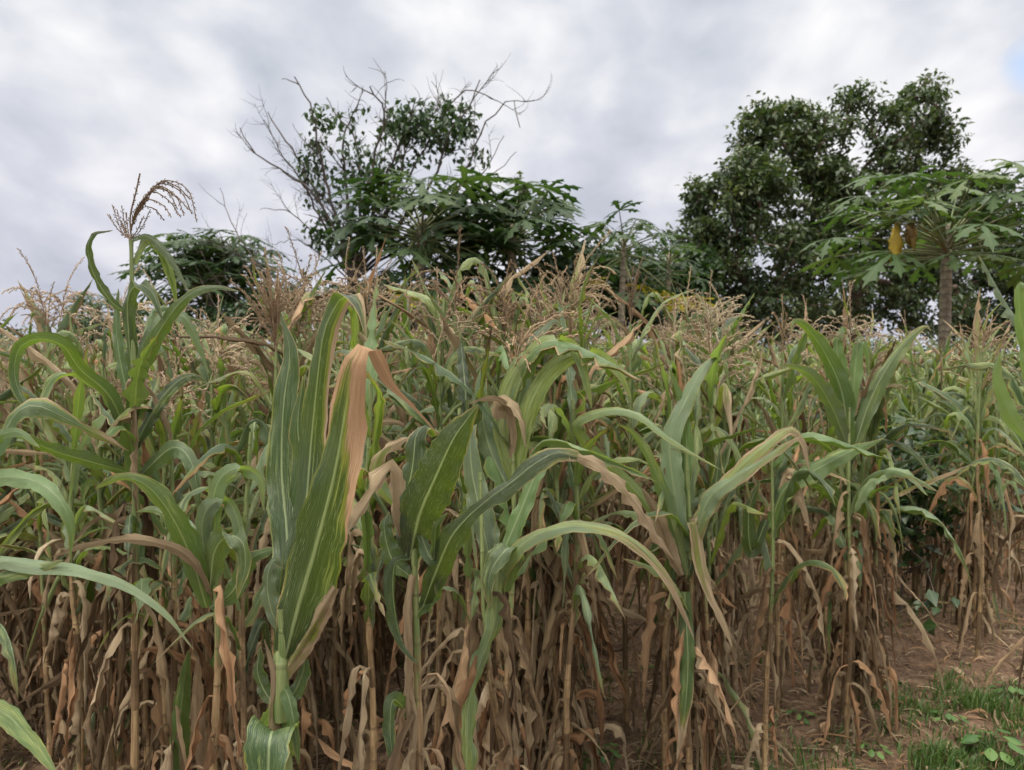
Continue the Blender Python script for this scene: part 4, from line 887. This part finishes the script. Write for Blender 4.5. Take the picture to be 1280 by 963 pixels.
papaya('papaya tree with dense dark crown just right of the fruiting one', 640, 13.6, (640, 292), 56, 1.3, 1.15, 53, (.10, .08), low=.3)
papaya('small papaya tree with a sparse crown and yellowed low leaves right of centre', 778, 13.2, (780, 308), 30, .85, .74, 54, (.07, .05), yellow=(0, 1, 3, 4), low=.3)
papaya('papaya tree at centre with crown tucked under its neighbours', 590, 15, (585, 318), 50, 1.3, 1., 55, (.09, .07), low=.35)
papaya('small papaya showing yellow leaves beside the left rim of the leafy tree', 838, 14.2, (836, 330), 22, .65, .62, 56, (.06, .045), yellow=(0, 2, 3), low=.3)
papaya('far layered papaya clump with three heads behind the tall tasselled maize', 262, 21, (262, 330), 30, 1.05, 1.0, 57, (.13, .10), heads=[(222, 335, -.5), (300, 338, .6), (240, 318, .8), (285, 318, -.4), (262, 350, -1)], low=.4)
papaya('far low papaya with dark crown left of the layered clump', 122, 24, (122, 385), 26, .7, .85, 58, (.1, .08), low=.4)
# low bushes beneath the trees
bush = [(772, 15.5, [(735, 335, 40, 36), (775, 350, 55, 40), (815, 340, 40, 40), (790, 385, 60, 34)], 'dark mid-height bush closing the gap right of the central papayas'), (415, 14.6, [(400, 380, 40, 34), (440, 400, 45, 30)], 'dark bush under the bare tree'), (500, 16, [(480, 385, 45, 35), (540, 395, 50, 30)], 'dark bush behind the fruiting papaya trunk'),
        (640, 16.5, [(620, 385, 50, 36), (680, 385, 55, 36)], 'broad dark bush under the central papaya crowns'), (745, 15, [(735, 350, 45, 42), (770, 385, 45, 36), (700, 340, 30, 30)], 'bush between the central papayas and the small one'),
        (850, 15.8, [(845, 385, 40, 45), (870, 350, 28, 40)], 'bush below the yellow papaya leaves'), (1000, 21, [(960, 405, 60, 26), (1040, 408, 60, 24)], 'low bush between the two leafy trunks'),
        (1250, 20, [(1230, 400, 60, 32), (1290, 380, 40, 45)], 'bush closing the right end of the tree line'), (345, 19, [(350, 390, 45, 36), (310, 400, 40, 26)], 'hazy bush behind the dead shrub'), (190, 26, [(190, 405, 60, 22), (120, 412, 50, 16)], 'far bush under the low papaya')]
for i, (bx, D, bl, lab) in enumerate(bush):
    broad_tree('bush', lab, bx, D, bl, 190, 34, .15, (bx, 425), BUSH_LEAF if i != 7 else DARK_LEAF, BARK, 60 + i, cr=.30, rb=.05, cat='bush', asp=.6, rtip=.006, gap=.15)
# the leafy sprig that stands above the crowns
broad_tree('sapling', 'thin sapling whose leafy tip pokes above the papaya crowns', 655, 14.4, [(652, 235, 12, 22), (640, 258, 10, 14), (668, 262, 8, 10)], 22, 9, .15, (655, 290), TREE_LEAF, BARK, 80, cr=.12, rb=.03, asp=.6, rtip=.006)
# far tree line on the left horizon
rng = np.random.default_rng(90); mb = MB(); C = []
for i in range(420):
    x = rng.uniform(-75, 60); y = 62 + rng.uniform(0, 14); h = 2.6 + 1.9 * mnoise.noise(Vector((x * .11, 3, 0))) + (1.1 if x < -22 else -.6); c = np.array([x, y, max(h, .8) * rng.uniform(.25, 1)])
    C.append(c + rng.normal(0, .75, (34, 3)) * np.array([1, 1, .7]))
C = np.concatenate(C); C[:, 2] = np.abs(C[:, 2]); leaf_cloud(mb, rng, C, .55, .7, .2); tag(mb.build('treeline', DARK_LEAF), 'distant line of scrub along the horizon', 'tree line', kind='stuff')

# leafy weed shrub inside the field
rng = np.random.default_rng(95); b = np.array([2.36, 4.55, 0.]); root = empty('leafy_shrub', b); tag(root, 'dark broad-leaved shrub growing among the maize on the right', 'shrub')
T = np.array([b + np.array([rng.normal(0, .17), rng.normal(0, .2), rng.uniform(.25, 1.2)]) for _ in range(60)])
arr, par, ends = grow(rng, [b, b + [0, 0, .12], b + [.01, 0, .25]], T, .12, .15, .05); mb = MB(); skeleton_mesh(mb, arr - b, par, .0022, .014, 5); mb.build('stem', BARK, root)
C = np.concatenate([arr[i] + rng.normal(0, .06, (14, 3)) for i in ends]); mb = MB(); leaf_cloud(mb, rng, C - b, .095, .6, .2); mb.build('foliage', BUSH_LEAF, root)

# ------------------------------------------------------------------ ground cover
def gz(x, y): return ground_height(x, y)
rng = np.random.default_rng(101); mb = MB()
for i in range(15000):                     # fallen scraps of dead leaf
    y = 2.2 + 7 * rng.random() ** 1.4; x = rng.uniform(-.72, .78) * y + rng.normal(0, .2); L = rng.uniform(.02, .12) if rng.random() < .85 else rng.uniform(.12, .38); w = rng.uniform(.0012, .006) if rng.random() < .9 else rng.uniform(.006, .014)
    a = rng.uniform(0, 6.28); n = 6; s = np.linspace(0, 1, n); a2 = a + rng.normal(0, .6) * s
    P = np.stack([x + np.cumsum(np.cos(a2)) * L / n, y + np.cumsum(np.sin(a2)) * L / n, gz(x, y) + .005 + .022 * rng.random() * np.sin(s * 3.1) + .012 * rng.random()], 1)
    ribbon(mb, P, np.repeat([[-math.sin(a), math.cos(a), rng.normal(0, .6)]], n, 0), w * np.sin(np.pi * (.1 + .85 * s)), 2, .5, .2, rng, 1.1, 0, rng.random())
tag(mb.build('leaf_litter', LEAF), 'scraps of dead maize leaf strewn on the red soil', 'leaf litter', kind='stuff')
mb = MB(); rng = np.random.default_rng(131); n = 9000; y = 2.2 + 7 * rng.random(n) ** 1.5; x = rng.uniform(-.72, .8, n) * y; r = np.exp(rng.normal(-5.2, .55, n)).clip(.002, .03)
O = np.array([[1, 0, 0], [-.5, .87, 0], [-.5, -.87, 0], [.3, .2, .8], [-.4, .1, .6]]); V = np.zeros((n, 5, 3))
ang = rng.uniform(0, 6.28, n); Z = np.array([gz(a, b) for a, b in zip(x, y)])
for k in range(5):
    o = O[k] * rng.uniform(.6, 1.3, (n, 1)); V[:, k, 0] = x + r * (o[:, 0] * np.cos(ang) - o[:, 1] * np.sin(ang)); V[:, k, 1] = y + r * (o[:, 0] * np.sin(ang) + o[:, 1] * np.cos(ang)); V[:, k, 2] = Z + r * o[:, 2] - .0005
i = np.arange(n) * 5; F = np.concatenate([np.stack([i + a, i + b, i + c], 1) for a, b, c in ((0, 1, 3), (1, 4, 3), (1, 2, 4), (2, 0, 3), (2, 3, 4))]); mb.add(V.reshape(-1, 3), F, (0, 0, 0), (0, 0, 0))
co = mb.build('soil_clods', bpy.data.materials['red_soil']); co.data.polygons.foreach_set('use_smooth', np.zeros(len(co.data.polygons), bool)); tag(co, 'crumbs and clods of reddish soil between the rows', 'soil clods', kind='stuff')
def grass_blades(mb, rng, n, where, hmin, hmax):
    X = []; k = 0
    while len(X) < n and k < n * 30:
        k += 1; x, y = where(rng)
        if x is not None: X.append((x, y))
    X = np.array(X); n = len(X); h = (rng.uniform(hmin, hmax, n) * np.array([.45 + 1.1 * abs(mnoise.noise(Vector((x * 5, y * 5, 9)))) * 1.6 for x, y in X]))[:, None]; a = rng.uniform(0, 6.28, n); d = np.stack([np.cos(a), np.sin(a), 0 * a], 1) * rng.uniform(.1, .9, n)[:, None]
    s = np.stack([-np.sin(a + .5), np.cos(a + .5), 0 * a], 1) * rng.uniform(.0016, .0038, n)[:, None]; z = np.array([gz(x, y) for x, y in X]); p = np.c_[X, z]; up = np.array([0, 0, 1.])
    V = np.stack([p - s, p + s, p + (up * .55 + d * .25) * h + s * .9, p + (up * .55 + d * .25) * h - s * .9, p + (up * .85 + d * .8) * h], 1).reshape(-1, 3)
    i = np.arange(n) * 5; F = np.concatenate([np.stack([i, i + 1, i + 2, i + 3], 1), np.stack([i + 3, i + 2, i + 4, -np.ones(n, int)], 1)])
    A = np.zeros((n, 5, 3)); A[:, :, 0] = .1; B = np.zeros((n, 5, 3)); B[:, :, 0] = np.clip(rng.beta(1.6, 2.4, n), 0, 1)[:, None]
    mb.add(V, F, A.reshape(-1, 3), B.reshape(-1, 3))
def verge(r):
    x, y = r.uniform(.9, 4.6), r.uniform(2.3, 5.2); e = (x - 1.45) * .55 - (y - 3.05) * 1.0 + .45 * mnoise.noise(Vector((x * 2.2, y * 2.2, 7))) + .25 * mnoise.noise(Vector((x * 7, y * 7, 1)))
    return (x, y) if e > r.uniform(-.12, .25) and mnoise.noise(Vector((x * 3.1, y * 3.1, 20))) + .5 * mnoise.noise(Vector((x * 11, y * 11, 21))) > r.uniform(-.5, .15) else (None, None)
mb = MB(); grass_blades(mb, np.random.default_rng(111), 42000, verge, .015, .095)
tag(mb.build('grass', GRASS_M), 'short green grass spreading over the soil at the bottom right corner', 'grass', kind='stuff')
def floor_weeds(r):
    y = 2.3 + 6 * r.random(); x = r.uniform(-.7, .78) * y
    return (x, y) if mnoise.noise(Vector((x * 1.6, y * 1.6, 12))) + .5 * mnoise.noise(Vector((x * 6, y * 6, 3))) > .12 else (None, None)
mb = MB(); grass_blades(mb, np.random.default_rng(112), 9000, floor_weeds, .02, .09)
tag(mb.build('weeds', GRASS_M), 'thin tufts of weed scattered between the maize stalks', 'weeds', kind='stuff')
def weed(px, py, r, n, label, seed):
    g = ground_at(px, py); root = empty('weed_plant', (g[0], g[1], gz(g[0], g[1]))); tag(root, label, 'weed', 'broad-leaved weeds on the bare soil'); rng = np.random.default_rng(seed)
    m1, m2 = MB(), MB()
    for i in range(n):
        a = i * 2.4; L = r * rng.uniform(.4, 1); e = np.array([math.cos(a) * L, math.sin(a) * L, r * rng.uniform(.4, 1.1)]); tube(m1, spline([np.zeros(3), e * [.4, .4, .75], e], 6), .0012, 4)
        d = nrm(np.array([math.cos(a), math.sin(a), -.15])); s = np.linspace(0, 1, 7); P = e + np.outer(s * r * .75, d) - np.outer(s ** 2 * r * .12, [0, 0, 1])
        ribbon(m2, P, np.repeat([[-math.sin(a), math.cos(a), 0]], 7, 0), r * .26 * np.sin(np.pi * (.06 + .9 * s)) ** .8, 4, .2, .1, rng, 0, 0, rng.random())
    m1.build('stem', WEED_LEAF, root); m2.build('foliage', WEED_LEAF, root)
for i, (px, py, r, n, lab) in enumerate([(1236, 946, .085, 12, 'largest pale green weed in the grass at the bottom right corner'), (1262, 868, .06, 9, 'bright weed in the grass near the right edge'), (752, 952, .05, 9, 'small bright weed at the foot of the furrow'),
        (778, 838, .035, 7, 'tiny weed in the middle of the furrow'), (806, 836, .035, 7, 'tiny weed in the furrow close to the clump on its right'), (1000, 900, .045, 8, 'weed beside the corner clump of stalks'), (1185, 905, .05, 8, 'weed on the upper rim of the grass patch'),
        (1165, 700, .09, 12, 'weed in the shade behind the right-hand clumps'), (1110, 855, .035, 7, 'tiny weed on the open red soil'), (1090, 940, .05, 8, 'weed where grass meets bare soil')]):
    weed(px, py, r, n, lab, 200 + i)
